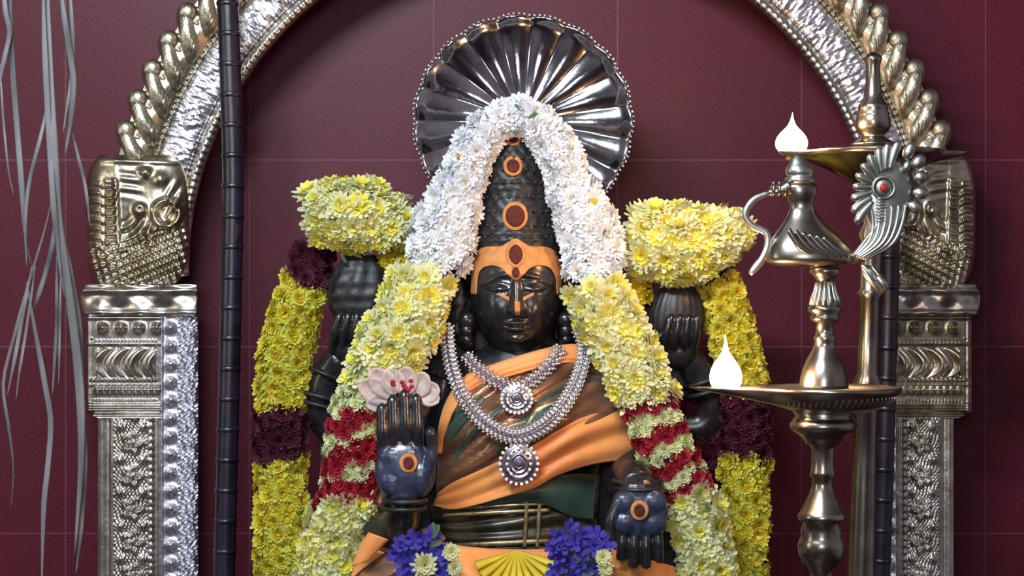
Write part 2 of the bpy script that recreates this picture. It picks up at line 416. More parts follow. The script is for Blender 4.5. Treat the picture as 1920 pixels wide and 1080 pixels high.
def head_y(px, py, off=0):
    dx = px-CXH; a = 87 if py < 560 else 87-(py-560)*.16
    b = 118
    q = 1-abs(dx/a)**2.4-abs((py-548)/b)**2.6
    r = max(q, 0)**.5*92
    fr = min(1, max(q, 0)*2.2)
    return HY-(r+face_bump(dx, py)*fr+off)*S
mb = MB()
def hf(i, j):
    # front/back sheets in a rounded parameterisation
    nu, nv = 150, 200
    v = -1+2*i/(nu-1); v = math.sin(v*PI/2)
    py = 548+118*v
    a = (87 if py < 560 else 87-(py-560)*.16)*max(0, 1-abs(v)**2.6)**(1/2.4)
    ph = 2*PI*j/nv; dx = a*math.cos(ph); 
    if math.sin(ph) >= 0: y = head_y(CXH+dx, py)
    else:
        q = max(0, 1-abs(dx/87)**2.4-abs(v)**2.6); y = HY+q**.5*80*S
    return P(CXH+dx, py, y)
mb.grid(hf, 150, 200, cv=True)
HEAD = mb.build('head', M['stone'], IDOL)
# --- crown (tall carved hair tower)
cr_py = [222, 226, 236, 250, 270, 292, 330, 372, 410, 440, 470, 500]
cr_r = [3, 10, 22, 38, 52, 62, 66, 70, 76, 81, 85, 80]
def crown_r(py, ph=None):
    r = interp(py, cr_py, cr_r)
    r += 2.2*math.exp(-((py-300)/5)**2)+2.5*math.exp(-((py-345)/4)**2)+2.5*math.exp(-((py-356)/4)**2)+2.8*math.exp(-((py-440)/5)**2)+2.5*math.exp(-((py-452)/4)**2)
    return r
def crown_y(px, py, off=0):
    cx = 964+4*(py-250)/230; a = crown_r(py); u = min(abs(px-cx)/a, .995)
    return HY+.01-(math.sqrt(1-u*u)*a*.95+off)*S
mb = MB()
def cf(i, j):
    py = 222+278*i/110; cx = 964+4*(py-250)/230; ph = 2*PI*j/120
    r = crown_r(py); r += 1.6*math.cos(20*ph+ (3 if int(py/14) % 2 else 0))*math.sin(py/14*PI)**2*(1 if py > 262 else 0)
    return P(cx, py, HY+.01)+Vector((math.cos(ph)*r*S, math.sin(ph)*r*S*.95, 0))
mb.grid(cf, 111, 120, cv=True, capu=True)
CROWN = mb.build('crown', M['stone_rough'], IDOL)
mb = MB()   # bead rows and raised leaf scallops that break the outline
for py in (268, 300, 322, 345, 372, 398, 424, 446):
    mb = MB(); r = crown_r(py); n = int(r*.42); cx = 964+4*(py-250)/230
    for i in range(n):
        a = 2*PI*i/n+py
        mb.ell(P(cx, py, HY+.01)+Vector((math.cos(a)*r*S, math.sin(a)*r*S*.95, 0)), .0042, 5, 7)
    mb.build('bead_row', M['stone_rough'], CROWN)
mb = MB()   # hair locks beside the face, ear ornaments
for sx in (-1, 1):
    x0 = CXH+sx*96
    for kx in range(3):
        pts = [P(x0+sx*(kx*9-6)+sx*3*math.sin(t*7+kx), 505+t*(150-kx*12), HY+.02-.012*kx) for t in np.linspace(0, 1, 14)]
        mb = MB(); mb.tube(pts, [(.013+.003*math.sin(i*2.2)) for i in range(14)], 10); mb.build('hair_lock', M['stone_rough'], IDOL)
mb = MB()
for sx in (-1, 1):
    mb = MB()
    for (py, r) in ((600, 15), (620, 12), (637, 9)):
        mb.ell(P(CXH+sx*93, py, HY-.035), (r*S, r*.7*S, r*S))
    mb.build('earring', M['stone'], IDOL)

# --- paste marks
def ruled(mb, U, Lw, surf, nu, nv, mat=0):
    U, _ = smooth_path(U, nu) if len(U) > 2 else (np.linspace(U[0], U[1], nu), 0)
    Lw, _ = smooth_path(Lw, nu) if len(Lw) > 2 else (np.linspace(Lw[0], Lw[1], nu), 0)
    def f(i, j):
        t = j/(nv-1); q = U[i]*(1-t)+Lw[i]*t
        return P(q[0], q[1], surf(q[0], q[1], i/(nu-1), t))
    mb.grid(f, nu, nv, mat=mat)
def blob(mb, cx, cy, rx, ry, surf, pointed=0, mat=0, n=28, rings=5, inner=0):
    def f(i, j):
        q = inner+(1-inner)*i/(rings-1); a = 2*PI*j/n
        xx = rx*q*math.cos(a); yy = ry*q*math.sin(a)
        if pointed: xx *= (1-pointed*abs(math.sin(a))**3)
        return P(cx+xx, cy+yy, surf(cx+xx, cy+yy))
    mb.grid(f, rings, n, cv=True, mat=mat)
hs = lambda off: (lambda px, py, *a: head_y(px, py, off))
def hs_clamped(off):
    def f(px, py, *a):
        y = head_y(CXH+(px-CXH)*.985, py, off)
        if py < 475: y = min(y, crown_y(CXH+(px-CXH)*.97, py, off))
        return y
    return f
mb = MB()
U = [(883, 552), (884, 520), (885, 495), (892, 474), (910, 463), (938, 462), (951, 455), (967, 447), (982, 455), (995, 462), (1023, 463), (1043, 474), (1051, 495), (1053, 520), (1054, 552)]
Lw = [(893, 552), (895, 526), (898, 511), (908, 501), (924, 498), (940, 503), (952, 515), (967, 525), (982, 515), (994, 503), (1010, 498), (1028, 501), (1038, 511), (1043, 526), (1045, 552)]
ruled(mb, U, Lw, hs_clamped(2.5), 70, 16)
mb.build('forehead_paste', M['sandal'], HEAD, solid=.002, label='orange sandal paste band across the forehead')
def mark(cx, cy, rx, ry, rin, surfof, parent, pointed=0):
    if rx:
        a = MB(); blob(a, cx, cy, rx, ry, surfof(3.0), pointed); a.build('sandal_mark', M['sandal'], parent, solid=.002)
    b = MB(); blob(b, cx, cy, rin, rin*(ry/rx if rx else 1.45), surfof(5.0), pointed); b.build('kumkum_dot', M['kumkum'], parent, solid=.002)
cs = lambda off: (lambda px, py, *a: crown_y(px, py, off))
def both(off): return lambda px, py, *a: min(crown_y(px, py, off), head_y(px, py, off))
mark(962, 260, 15, 13, 9, cs, CROWN); mark(962, 311, 18, 19, 12, cs, CROWN); mark(966, 405, 24, 27, 18, cs, CROWN)
mark(967, 477, 19, 27, 13, both, HEAD, .35)
mark(967, 511, 0, 0, 7, hs, HEAD)
mb = MB()
for sx in (-1, 1):
    def f(i, j, sx=sx):
        t = i/9; w = j/3; px = CXH+sx*(13+20*t); py = 556-5*t+(-4+8*w)*(1-.3*t)+5*(1-t)
        return P(px, py, head_y(px, py, 2.2))
    mb.grid(f, 10, 4)
def f(i, j):
    px = CXH+2+(-5+10*j/4); py = 565+26*i/9
    return P(px, py, head_y(px, py, 1.8))
mb.grid(f, 10, 5)
mb.build('face_paste', M['sandal'], HEAD, solid=.0015, label='orange paste strokes on nose and under the eyes')

# --- body: torso, arms (one continuous mesh), hands merged in
tp = [600, 640, 656, 672, 690, 720, 770, 850, 900, 960, 1030, 1100, 1200]
ta = [56, 60, 80, 130, 172, 186, 180, 160, 142, 138, 150, 190, 210]
tb = [48, 50, 52, 60, 68, 78, 88, 90, 84, 82, 88, 110, 120]
def torso_y(px, py):
    a = interp(py, tp, ta); b = interp(py, tp, tb); u = min(abs(px-982)/a, .99)
    return .0-(b*math.sqrt(1-u*u))*S
def remesh(mb, vox, smooth_it):
    me = mb.mesh('tmp', [M['stone'], M['palm']]); ob = bpy.data.objects.new('tmp', me); COL.objects.link(ob)
    r = ob.modifiers.new('r', 'REMESH'); r.mode = 'VOXEL'; r.voxel_size = vox; r.use_smooth_shade = True
    if smooth_it:
        sm = ob.modifiers.new('s', 'SMOOTH'); sm.iterations = smooth_it; sm.factor = .5
    dg = bpy.context.evaluated_depsgraph_get(); ev = ob.evaluated_get(dg); m2 = bpy.data.meshes.new_from_object(ev)
    vs = [tuple(v.co) for v in m2.vertices]; fs = [tuple(p.vertices) for p in m2.polygons]
    bpy.data.objects.remove(ob); bpy.data.meshes.remove(m2)
    return vs, fs
mb = MB()
rings = []
for py in np.linspace(590, 1190, 40):
    a = interp(py, tp, ta); b = interp(py, tp, tb); rr = []
    for j in range(48):
        ph = 2*PI*j/48
        y = -b*S*math.sin(ph) if math.sin(ph) > 0 else -b*.75*S*math.sin(ph)
        rr.append(P(982+a*math.cos(ph), py, 0)+Vector((0, y, 0)))
    rings.append(rr)
mb.grid(lambda i, j: rings[i][j], len(rings), 48, cv=True, capu=True)
def limb(mb, pts, n=16):
    P_, _ = smooth_path([(a, b, c, r) for a, b, c, r in pts], 5*len(pts))
    mb.tube([P(q[0], q[1], q[2]) for q in P_], [q[3]*S for q in P_], n)
# raised arm: shoulder, elbow, forearm to hand
limb(mb, [(822, 715, 0, 50), (765, 800, -.02, 47), (715, 900, -.04, 43), (690, 975, -.07, 42), (720, 1000, -.13, 38), (752, 975, -.19, 33), (762, 930, -.225, 27)])
# lowered arm
limb(mb, [(1150, 715, 0, 50), (1195, 790, -.01, 46), (1215, 860, -.05, 44), (1180, 900, -.10, 44), (1190, 905, -.16, 40), (1197, 918, -.195, 34)])
# rear arms with upright hands
limb(mb, [(830, 720, .03, 46), (740, 790, .035, 42), (640, 800, .03, 40), (606, 770, .02, 36), (610, 715, .01, 31), (640, 665, 0, 27)])
limb(mb, [(1140, 720, .03, 46), (1220, 790, .035, 42), (1310, 800, .03, 40), (1335, 760, .02, 34), (1310, 700, .01, 30), (1285, 665, 0, 26)])
# folded legs
limb(mb, [(860, 1150, -.02, 95), (760, 1165, -.14, 85), (640, 1180, -.20, 70), (760, 1195, -.27, 52), (930, 1200, -.29, 42), (1010, 1195, -.26, 32)])
limb(mb, [(1100, 1150, -.02, 95), (1190, 1165, -.14, 85), (1290, 1180, -.20, 70), (1190, 1195, -.27, 52), (1050, 1200, -.23, 42)])
V, F = remesh(mb, .0055, 4)
body = MB(); body.add(V, F, 0)
# hands
def finger(mb, pts, rad, n=14):
    q, _ = smooth_path([(a, b, c) for a, b, c in pts], 18); m = len(q)
    R = []
    for i in range(m):
        t = i/(m-1); r = rad*(1-.12*t)*(1+.06*math.cos(t*2*PI*2.2)); 
        if t > .86: r *= math.sqrt(max(.02, 1-((t-.86)/.145)**2))
        R.append(r*S)
    mb.tube([P(*a) for a in q], R, n)
hm = MB()
yh = -.235
# raised palm: rounded slab
hm.ell(P(760, 884, yh), (.054, .022, .058), 16, 24)
hm.ell(P(738, 860, yh-.001), (.027, .019, .025)); hm.ell(P(772, 860, yh-.001), (.030, .019, .026))
hm.ell(P(736, 904, yh-.005), (.024, .018, .026)); hm.ell(P(788, 896, yh-.007), (.021, .018, .034))
for (x0, x1, top, r, b) in ((717.5, 716, 755, 11, 856), (739.5, 736, 739, 11.6, 854), (762.5, 758, 729, 11.8, 854), (785.5, 780, 737, 11.4, 856)):
    finger(hm, [(x0, b, yh), ((x0+x1)/2, (b+top)/2, yh-.006), (x1, top, yh-.001)], r)
finger(hm, [(792, 905, yh-.012), (808, 868, yh-.018), (809, 835, yh-.020), (806, 800, yh-.022)], 11)
hm.ell(P(758, 926, yh+.008), (.034, .026, .03))
# lowered palm, fingers down
yl = -.215
hm.ell(P(1200, 960, yl), (.050, .021, .048), 16, 24)
for (dx, dy) in ((-26, -18), (26, -18), (-26, 20), (26, 20)): hm.ell(P(1199+dx, 960+dy, yl-.004), (.025, .018, .023))
for (x0, x1, top, r, b) in ((1168, 1164, 1052, 10.3, 990), (1189.5, 1187, 1066, 10.8, 992), (1211.5, 1211, 1067, 10.8, 992), (1233, 1236, 1056, 9.8, 988)):
    finger(hm, [(x0, b, yl), ((x0+x1)/2, (b+top)/2, yl-.005), (x1, top, yl+.002)], r)
finger(hm, [(1160, 940, yl-.008), (1147, 970, yl-.012), (1142, 1000, yl-.014), (1143, 1022, yl-.014)], 10.5)
hm.ell(P(1199, 922, yl+.010), (.038, .028, .03))
# rear hands: upright fingers folded round what they hold
for (cx, cy, sx) in ((655, 650, 1), (1275, 655, -1)):
    hm.ell(P(cx, cy, -.012), (.036, .022, .038), 12, 18)
    for i in range(4):
        finger(hm, [(cx-30+i*18, cy+8, -.018), (cx-28+i*19, cy-24, -.042), (cx-20+i*17, cy-52, -.046), (cx-14+i*15, cy-66, -.036)], 9.2)
    finger(hm, [(cx+34*sx, cy+18, -.012), (cx+44*sx, cy-8, -.03), (cx+36*sx, cy-32, -.046)], 9.5)
V, F = remesh(hm, .0018, 2)
V2 = np.array(V); 
cent = np.array([V2[list(f)].mean(0) for f in F])
def in_palm(c):
    for (cx, cy, rx, ry, y) in ((761, 882, 52, 45, yh), (1200, 960, 46, 40, yl)):
        w = P(cx, cy, y)
        if ((c[0]-w.x)/(rx*S))**4+((c[2]-w.z)/(ry*S))**4 < 1 and c[1] < y-.004: return True
    return False
base = len(body.v); body.v += V
for f, c in zip(F, cent):
    body.f.append(tuple(i+base for i in f)); body.m.append(1 if in_palm(c) else 0)
BODY = body.build('body', [M['stone'], M['palm']], IDOL)
# front surface depth of hands for the paste marks
for (cx, cy, y, r) in ((766, 868, yh-.0225, 17), (1199, 957, yl-.0225, 17)):
    a = MB(); blob(a, cx, cy, r, r*1.1, lambda px, py, *q: y); a.build('sandal_mark', M['sandal'], BODY, solid=.004)
    a = MB(); blob(a, cx, cy, r*.6, r*.68, lambda px, py, *q: y-.003); a.build('kumkum_dot', M['kumkum'], BODY, solid=.003)
# bangles
mb = MB()
def ring(mb, c, r, tube_r, tilt=0, n=28, m=8, flat=1):
    def f(i, j):
        a = 2*PI*i/n; b = 2*PI*j/m; rr = r+tube_r*math.cos(b)
        v = Vector((rr*math.cos(a), rr*math.sin(a)*flat, tube_r*math.sin(b)))
        return Vector(c)+Matrix.Rotation(tilt, 3, 'Y') @ v
    mb.grid(f, n, m, cu=True, cv=True)
for (px, py, y, r, t) in ((760, 938, -.222, 36, 0), (757, 952, -.215, 37, 0), (1197, 915, -.19, 40, 0), (1195, 902, -.178, 42, 0),
                          (604, 742, .012, 38, .25), (602, 758, .014, 39, .25), (612, 700, .008, 36, .4), (1322, 735, .012, 38, -.25), (1318, 715, .01, 36, -.3)):
    mb = MB(); ring(mb, P(px, py, y), r*S, .0045, t); mb.build('bangle', M['stone_rough'], IDOL)
# emblems in rear hands
mb = MB()
def bud(i, j):
    t = i/39; py = 478+160*t; r = 59*math.sin(PI*min(1, (t*.93+.07)))**.55
    ph = 2*PI*j/60; r *= 1+.05*math.cos(9*ph+t*7)+.03*math.cos(t*40)
    return P(676, py, -.01)+Vector((math.cos(ph)*r*S, math.sin(ph)*r*S*.55, 0))
mb.grid(bud, 40, 60, cv=True, capu=True)
mb.build('lotus_bud', M['stone_rough'], IDOL)
mb = MB()
def shell(i, j):
    t = i/49; py = 538+135*t; r = 50*math.sin(PI*min(1, t*.9+.1))**.5
    ph = 2*PI*j/90; r *= 1+.05*abs(math.cos(11*ph))
    return P(1272-8*t, py, -.01)+Vector((math.cos(ph)*r*S, math.sin(ph)*r*S*.55, 0))
mb.grid(shell, 50, 90, cv=True, capu=True)
mb.build('ribbed_shell', M['stone_rough'], IDOL)
# back slab
mb = MB()
U = [(600, 1190)]+[(600, 700)]+[(640+325*(1-math.cos(t)), 620-90*math.sin(t)) for t in np.linspace(0, PI, 24)]+[(1335, 700), (1335, 1190)]
for y in (0,):
    n = len(U); vs = [P(a, b, .07) for a, b in U]+[P(a, b, .07)+Vector((0, .04, 0)) for a, b in U]
    fs = [tuple(range(n)), tuple(range(2*n-1, n-1, -1))]+[(i, (i+1) % n, n+(i+1) % n, n+i) for i in range(n)]
    mb.add(vs, fs)
mb.build('back_slab', M['stone_rough'], IDOL, smooth=False)

# ------------------------------------------------------------------ halo plate
hcx, hcy, hyy = 981, 228, .10
H = thing('halo_plate', P(hcx, hcy+190, hyy), 'round fluted mirror-silver plate with beaded rim standing behind the crown', 'plate')
NF = 19
mb = MB()
def hp(i, j):
    q = i/44; ph = 2*PI*j/(NF*14)
    sc = abs(math.cos(NF*ph/2)); R = 199*(1+.022*sc)
    px = hcx+R*1.01*q*math.cos(ph); py = hcy-R*q*math.sin(ph)*.99
    flute = sc
    y = hyy-.055*(q-.48)**2-.0075*flute*q-.004/(1+math.exp(-(q-.94)*60))
    return P(px, py, y)
mb.grid(hp, 45, NF*14, cv=True)
mb.build('plate', M['mirror'], H, solid=.002)
mb = MB()
for j in range(NF*7):
    ph = 2*PI*j/(NF*7); sc = abs(math.cos(NF*ph/2)); R = 201*(1+.022*sc)
    mb.ell(P(hcx+R*1.01*math.cos(ph), hcy-R*math.sin(ph)*.99, hyy-.018-.0075*sc-.004), .0036, 5, 7)
mb.build('beaded_rim', M['jewel'], H)

# ------------------------------------------------------------------ silver arch
AY = .24; ACX, ACY = 1000, 505
ARCH = thing('temple_arch', P(1000, 1080, AY)+Vector((0, 0, 0)), 'tall embossed silver arch on two pillars framing the black idol', 'arch')
ARCH.location.z = 0; WL[ARCH.name] = Vector(ARCH.location)
rnd = random.Random(3)
def arc_pt(r, th, y=AY): return P(ACX-r*math.cos(th), ACY-r*math.sin(th), y)
def arc_band(r0, r1, th0, th1, nth, nr, hfun, thick=30, name='arch_band', mt=None):
    mb = MB()
    def f(i, j):
        th = th0+(th1-th0)*i/(nth-1)
        if j == 0: return arc_pt(r0, th, AY+thick*S)
        if j == nr+1: return arc_pt(r1, th, AY+thick*S)
        q = (j-1)/(nr-1); r = r0+(r1-r0)*q
        return arc_pt(r, th, AY-hfun(q, th, i, j)*S)
    mb.grid(f, nth, nr+2, cv=True, capu=True)
    return mb.build(name, mt, ARCH)
tab = [[rnd.random() for _ in range(14)] for _ in range(1400)]
arc_band(672, 733, .10, PI-.10, 900, 12, lambda q, th, i, j: 6*math.sin(PI*q)**.5+8.5*tab[(i+int(q*3))//2][int(q*5)]+3*tab[i][j % 14], 30, 'crinkled_band', M['foil'])
arc_band(645, 672, -.02, PI+.02, 900, 9, lambda q, th, i, j: 9*math.sin(PI*q)+3*abs(math.sin(th*150))*math.sin(PI*q), 32, 'inner_rim', M['silver'])
arc_band(733, 746, .12, PI-.12, 1200, 7, lambda q, th, i, j: 12*math.sin(PI*q)*(.55+.45*abs(math.sin(th*190))), 30, 'beaded_edge', M['gilt'])
# overlapping leaves around the outside
lm = MB()
def leaf_mesh(lm):
    # x tangential (towards the crown of the arch), y radial, z toward viewer; units px
    def f(i, j):
        u = i/20; v = j/16
        w = 52*(math.sin(PI*min(1, u*.92+.04)))**.6
        x = -40+82*u; yy = (v-.0)*w*1.62
        h = 18*math.sin(PI*v)**.6*math.sin(PI*min(1, u*.9+.1))**.5+2*math.sin(v*PI*5+u*6)
        return Vector((x+18*v, yy, h))
    lm.grid(f, 21, 17)
    for k_ in range(4):
        pts = [(30-11*k_, 74-15*k_, 12), (16-9*k_, 60-13*k_, 20), (-4-6*k_, 42-9*k_, 22), (-26-3*k_, 24-5*k_, 17), (-44, 10-1*k_, 8)]
        q_, _ = smooth_path(pts, 16); rr_ = [(10.5-1.2*k_)*(.55+.9*math.sin(PI*min(1, .12+.8*t_))) *1.0 for t_ in np.linspace(0, 1, 16)]
        lm.tube([Vector(a_)+Vector((3, 4, 9)) for a_ in q_[3:13]], [2.2]*10, 6, up=(0, 0, 1))
        lm.tube([Vector(a_) for a_ in q_], rr_, 10, up=(0, 0, 1), flat=.8)
    lm.ell((27, 64, 14), (20, 19, 14), 14, 20)
    lm.ell((-40, 40, 9), (7, 12, 8), 10, 12)
leaf_mesh(lm)
lme = lm.mesh('embossed_leaf', M['leaf_gilt'])
n = 34
for i in range(n):
    th = .295+(PI-.59)*i/(n-1)
    dirr = Vector((-math.cos(th), 0, math.sin(th))); tang = Vector((math.sin(th), 0, math.cos(th)))
    if th > PI/2: tang = -tang
    out = Vector((0, -1, 0)); m3 = Matrix((tang, dirr, out)).transposed()
    if m3.determinant() < 0: pass
    oo = inst(lme, 'embossed_leaf', ARCH, arc_pt(740, th, AY-.004-.0))
    oo.matrix_local = Matrix.Translation(oo.location) @ m3.to_4x4() @ Matrix.Scale(K(AY), 4)
mbk = MB()
def bf(i, j):
    th = .24+(PI-.48)*i/159; r = (740, 806, 806, 740)[j]; y = AY+(.004, .004, .022, .022)[j]
    return arc_pt(r, th, y)
mbk.grid(bf, 160, 4, cv=True, capu=True); mbk.build('leaf_backing', M['gilt'], ARCH, smooth=False)

def gs(a, b): return np.exp(-(a/b)**2)
def relief(name, X, Y, poly, hf, mt, nx, ny, back=.05, y=AY):
    """heightfield slab; poly(v)->(xl,xr) px limits at row v in 0..1, Y=(y0,y1) px, hf(px,py)->px height; X maps left-pillar px to actual px"""
    mb = MB()
    def f(i, j):
        v = j/(ny-1); py = Y[0]+(Y[1]-Y[0])*v; xl, xr = poly(v)
        if i == 0: return P(X(xl), py, y+back)
        if i == nx+1: return P(X(xr), py, y+back)
        px = xl+(xr-xl)*(i-1)/(nx-1)
        return P(X(px), py, y-float(hf(px, py))*S)
    mb.grid(f, nx+2, ny, cu=True)
    # end caps
    for j in (0, ny-1):
        vs = [f(i, j) for i in range(nx+2)]; mb.add(vs, [tuple(range(nx+2))])
    return mb.build(name, mt, ARCH)
def h_capital(px, py):
    u = (px-258)/98; v = (py-410)/122
    b = 46*max(0, 1-abs(u)**3-abs(v)**4*.6)**.5
    h = 0
    # ribbed mane, left: two columns of curved ribs
    wy = 1/(1+math.exp(-(py-345)/5))*1/(1+math.exp((py-492)/5))
    h += 4.5*math.sin((py-(px-178)**2*.018)/2.7)*math.exp(-((px-180)/12)**4)*wy
    h += 4.5*math.sin((py+(px-205)**2*.022+5)/2.7)*math.exp(-((px-206)/11)**4)*wy
    h -= 7*math.exp(-((px-193)/3.2)**2)*wy
    # centre ridge between mane and snout
    h += 6*math.exp(-((px-219-(py-400)*.05)/5)**2)*(1 if 335 < py < 480 else .2)
    # scaled neck, lower right
    m = 1/(1+math.exp(-((py-440)+(px-280)*.22)/6))
    h += m*(2.6*math.sin((px+py*.5)/3.3)*math.sin((py-px*.45)/3.6)*2)
    # jaws: curved ridges
    d = math.hypot(px-225, py-400)
    h += 5.5*math.sin(d/3.6)*math.exp(-((px-258)/30)**4-((py-445)/34)**4)
    # eye and brow
    h += 15*math.exp(-((px-262)**2+(py-392)**2)/120)-9*math.exp(-((px-262)**2+(py-392)**2)/25)
    h += 9*math.exp(-((px-272)**2+(py-322)**2)/120)
    h += 7*math.exp(-((px-300)**2+(py-335)**2)/150)
    h += 8*math.exp(-((px-292)**2+(py-430)**2)/160)
    h += 11*math.exp(-((math.hypot(px-312, py-400)-24)/6)**2)
    h += 3.5*math.sin((px-300)/4+(py)/6)*math.exp(-((px-325)/16)**4-((py-385)/45)**4)
    h += 5*math.exp(-((py-302-(px-258)*.03)/6)**2)
    h += 1.6*math.sin((py-px*.12)/3.0)*math.exp(-((px-243)/22)**4-((py-345)/28)**4)
    return b+h
def h_abacus(px, py):
    h = 26+8*math.exp(-((py-545)/5)**2)+6*math.exp(-((py-586)/4)**2)+5*math.sin(px/13)*math.sin(py/9)
    if px < 185: h -= (185-px)*.4
    return h
def h_block(px, py):
    h = 20+(0 if px > 172 else -(172-px)*.8)
    def beads(y0, x0, x1, sp, r, a):
        if abs(py-y0) < r*1.6:
            xx = (px-x0+sp/2) % sp-sp/2
            if x0-r < px < x1+r: return a*math.exp(-(xx*xx+(py-y0)**2)/(r*r*.55))
        return 0
    h += beads(614, 192, 292, 34, 11, 13)
    h += beads(640, 180, 290, 7, 3.4, 5)+beads(634, 172, 295, 500, 2, 3)
    if 652 < py < 708 and 180 < px < 292:
        q = (px-180-(py-680)*.0+22*math.sin((py-652)/56*PI*.9)) % 34
        h += 13*math.sin(PI*q/34)**1.5*math.sin(PI*(py-652)/56)**.6-5*math.exp(-((q-12)/3)**2)
    h += beads(712, 172, 290, 8, 3.6, 6)+beads(731, 182, 292, 12, 7, 11)+beads(751, 176, 292, 6, 3, 5)
    h += 7*math.exp(-((py-759)/3)**2)+9*math.exp(-((py-769)/4)**2)-4*math.exp(-((py-778)/3)**2)
    h += 4*math.exp(-((py-596)/3)**2)+4*math.exp(-((py-645)/2)**2)+3*math.exp(-((py-722)/2)**2)
    h += 5*math.exp(-((px-166)/3)**2)
    return h
def h_shaft(px, py):
    h = 14+14*math.sqrt(max(0, 1-((px-245)/52)**2))
    # floral rosettes with bead borders
    yy = (py-800) % 62-31; d = math.hypot((px-248), yy); an = math.atan2(yy, px-248)
    h += 9*math.exp(-((d-14-4*math.cos(5*an))/4.5)**2)+9*math.exp(-(d/5)**2)
    yy2 = (py-800+31) % 62-31; 
    h += 7*math.exp(-(((px-226)**2+yy2**2)/60))+7*math.exp(-(((px-268)**2+yy2**2)/60))
    h += 5*math.exp(-((px-284)/4)**2)*(.4+.6*abs(math.sin(py/4.2)))
    h += 3*math.sin(px*.9+3*math.sin(py*.13))*math.sin(py*.55)*(1 if 215 < px < 275 else 0)
    h += 6*math.exp(-((px-296)/3)**2)
    if px < 206: h = 8+5*math.exp(-((px-192)/6)**2)
    return h
def h_strip(px, py):
    yy = (py-614+17) % 34-17
    h = 16+11*math.exp(-((px-320)**2+yy*yy)/75)+5*math.exp(-((px-303)/2.5)**2)
    if px > 336: h += 5*math.sin(px*.55+2*math.sin(py*.21))*math.sin(py*.33+px*.1)+2.5*math.sin(py*.9+px*.7)
    h += 4*math.exp(-((px-338)/2.5)**2)
    if px > 362: h -= (px-362)*1.2
    return h
ZB = 1500  # px row below the floor line for this depth
fl = 540+ZC/K(AY)
lin = lambda a, b, c, d: (lambda p: c+(p-a)*(d-c)/(b-a))
XM = {'left': [lambda p: p]*5, 'right': [lin(160, 356, 1829, 1668), lin(150, 370, 1838, 1660), lin(160, 302, 1822, 1672), lin(183, 302, 1788, 1680), lin(302, 372, 1680, 1660)]}
for side in ('left', 'right'):
    X = XM[side][3]
    def capw(v):
        w = 98*(1-abs(2*v-1)**5*.28); return (258-w, 258+w)
    relief('lion_capital', XM[side][0], (290, 533), capw, h_capital, M['gilt'], 110, 140)
    relief('abacus', XM[side][1], (533, 592), lambda v: (160-10*math.sin(PI*v), 370), h_abacus, M['silver'], 60, 24)
    relief('ornament_block', XM[side][2], (590, 785), lambda v: (160 if v < .93 else 160+(v-.93)/.07*25, 302), h_block, M['gilt'] if side == 'right' else M['silver'], 90, 170)
    relief('pillar_shaft', XM[side][3], (783, 1110), lambda v: (183, 302), h_shaft, M['silver'], 60, 190)
    relief('inner_strip', XM[side][4], (590, 1110), lambda v: (302, 372), h_strip, M['foil'], 44, 300)
    mb = MB(); a = P(X(183), 1108, AY); b = P(X(372), 1108, AY)
    x0, x1 = sorted((a.x, b.x)); mb.box((x0, AY-.022, .14), (x1, AY+.05, a.z), bev=.004); mb.box((x0-.03, AY-.05, 0), (x1+.03, AY+.08, .14), bev=.006)
    mb.build('pillar_base', M['silver'], ARCH)

# ------------------------------------------------------------------ dark ringed poles
def pole(label, pts, y, r, step):
    T = thing('ringed_pole', (P(pts[-1][0], 0, y).x, y, 0), label, 'pole', 'dark ringed poles beside the idol')
    q = smooth_path(pts, 30)[0] if len(pts) > 2 else np.linspace(pts[0], pts[1], 30)
    mb = MB(); top = P(q[0][0], q[0][1], y); bot = P(q[-1][0], q[-1][1], y); bot2 = bot+(bot-top).normalized()*0; bot2.z = 0
    mb.tube([P(a, b, y) for a, b in q]+[Vector((bot.x, y, 0))], r*S, 20); mb.build('shaft', M['pole'], T)
    py = pts[0][1]+10
    while py < 1100:
        px = np.interp(py, q[:, 1], q[:, 0]); m2 = MB()
        c = P(px, py, y); m2.tube([c+Vector((0, 0, dz)) for dz in (.005, .0035, -.0035, -.005)], [r*S, (r+1.6)*S, (r+1.6)*S, r*S], 22)
        m2.build('ring', M['pole'], T); py += step
pole('dark ringed pole in front of the arch, left of the idol', [(425, -60), (432, 150), (437, 350), (430, 700), (420, 1100)], .12, 21, 57)
pole('dark ringed pole behind the brass lamp, right of the idol', [(1672, 300), (1668, 500), (1660, 800), (1650, 1100)], .12, 19, 57)

# ------------------------------------------------------------------ clothing
def cloth_y(px, py, off=0):
    bb = interp(py, [640, 700, 770, 860, 920, 1030], [70, 92, 118, 116, 106, 104])
    u = min(abs(px-1000)/216, .97)
    y = -(bb*math.sqrt(1-u*u))*S
    y -= (22*g2(px-912, py-800, 48, 48)+26*g2(px-1050, py-780, 52, 48))*S
    return y-off*S
SAREE = thing('silk_saree', P(980, 950, -.1), 'orange and copper silk saree wound across the idol chest', 'saree')
mb = MB()
fold = lambda px, py: 4.5*math.sin((py+px*.5)/10.5+px*.01)+2.2*math.sin((py+px*.6)/5.1+px*.01)
ruled(mb, [(826, 800), (842, 745), (880, 705), (930, 685), (1000, 665), (1070, 655), (1105, 665), (1150, 720), (1185, 775), (1192, 800)],
      [(818, 935), (850, 915), (900, 892), (950, 868), (1000, 845), (1050, 822), (1090, 802), (1130, 792), (1170, 790), (1192, 802)],
      lambda px, py, s, t: cloth_y(px, py, 4+fold(px, py)), 110, 60)
mb.build('draped_cloth', M['copper'], SAREE, solid=.003)
mb = MB()   # wide orange lower border
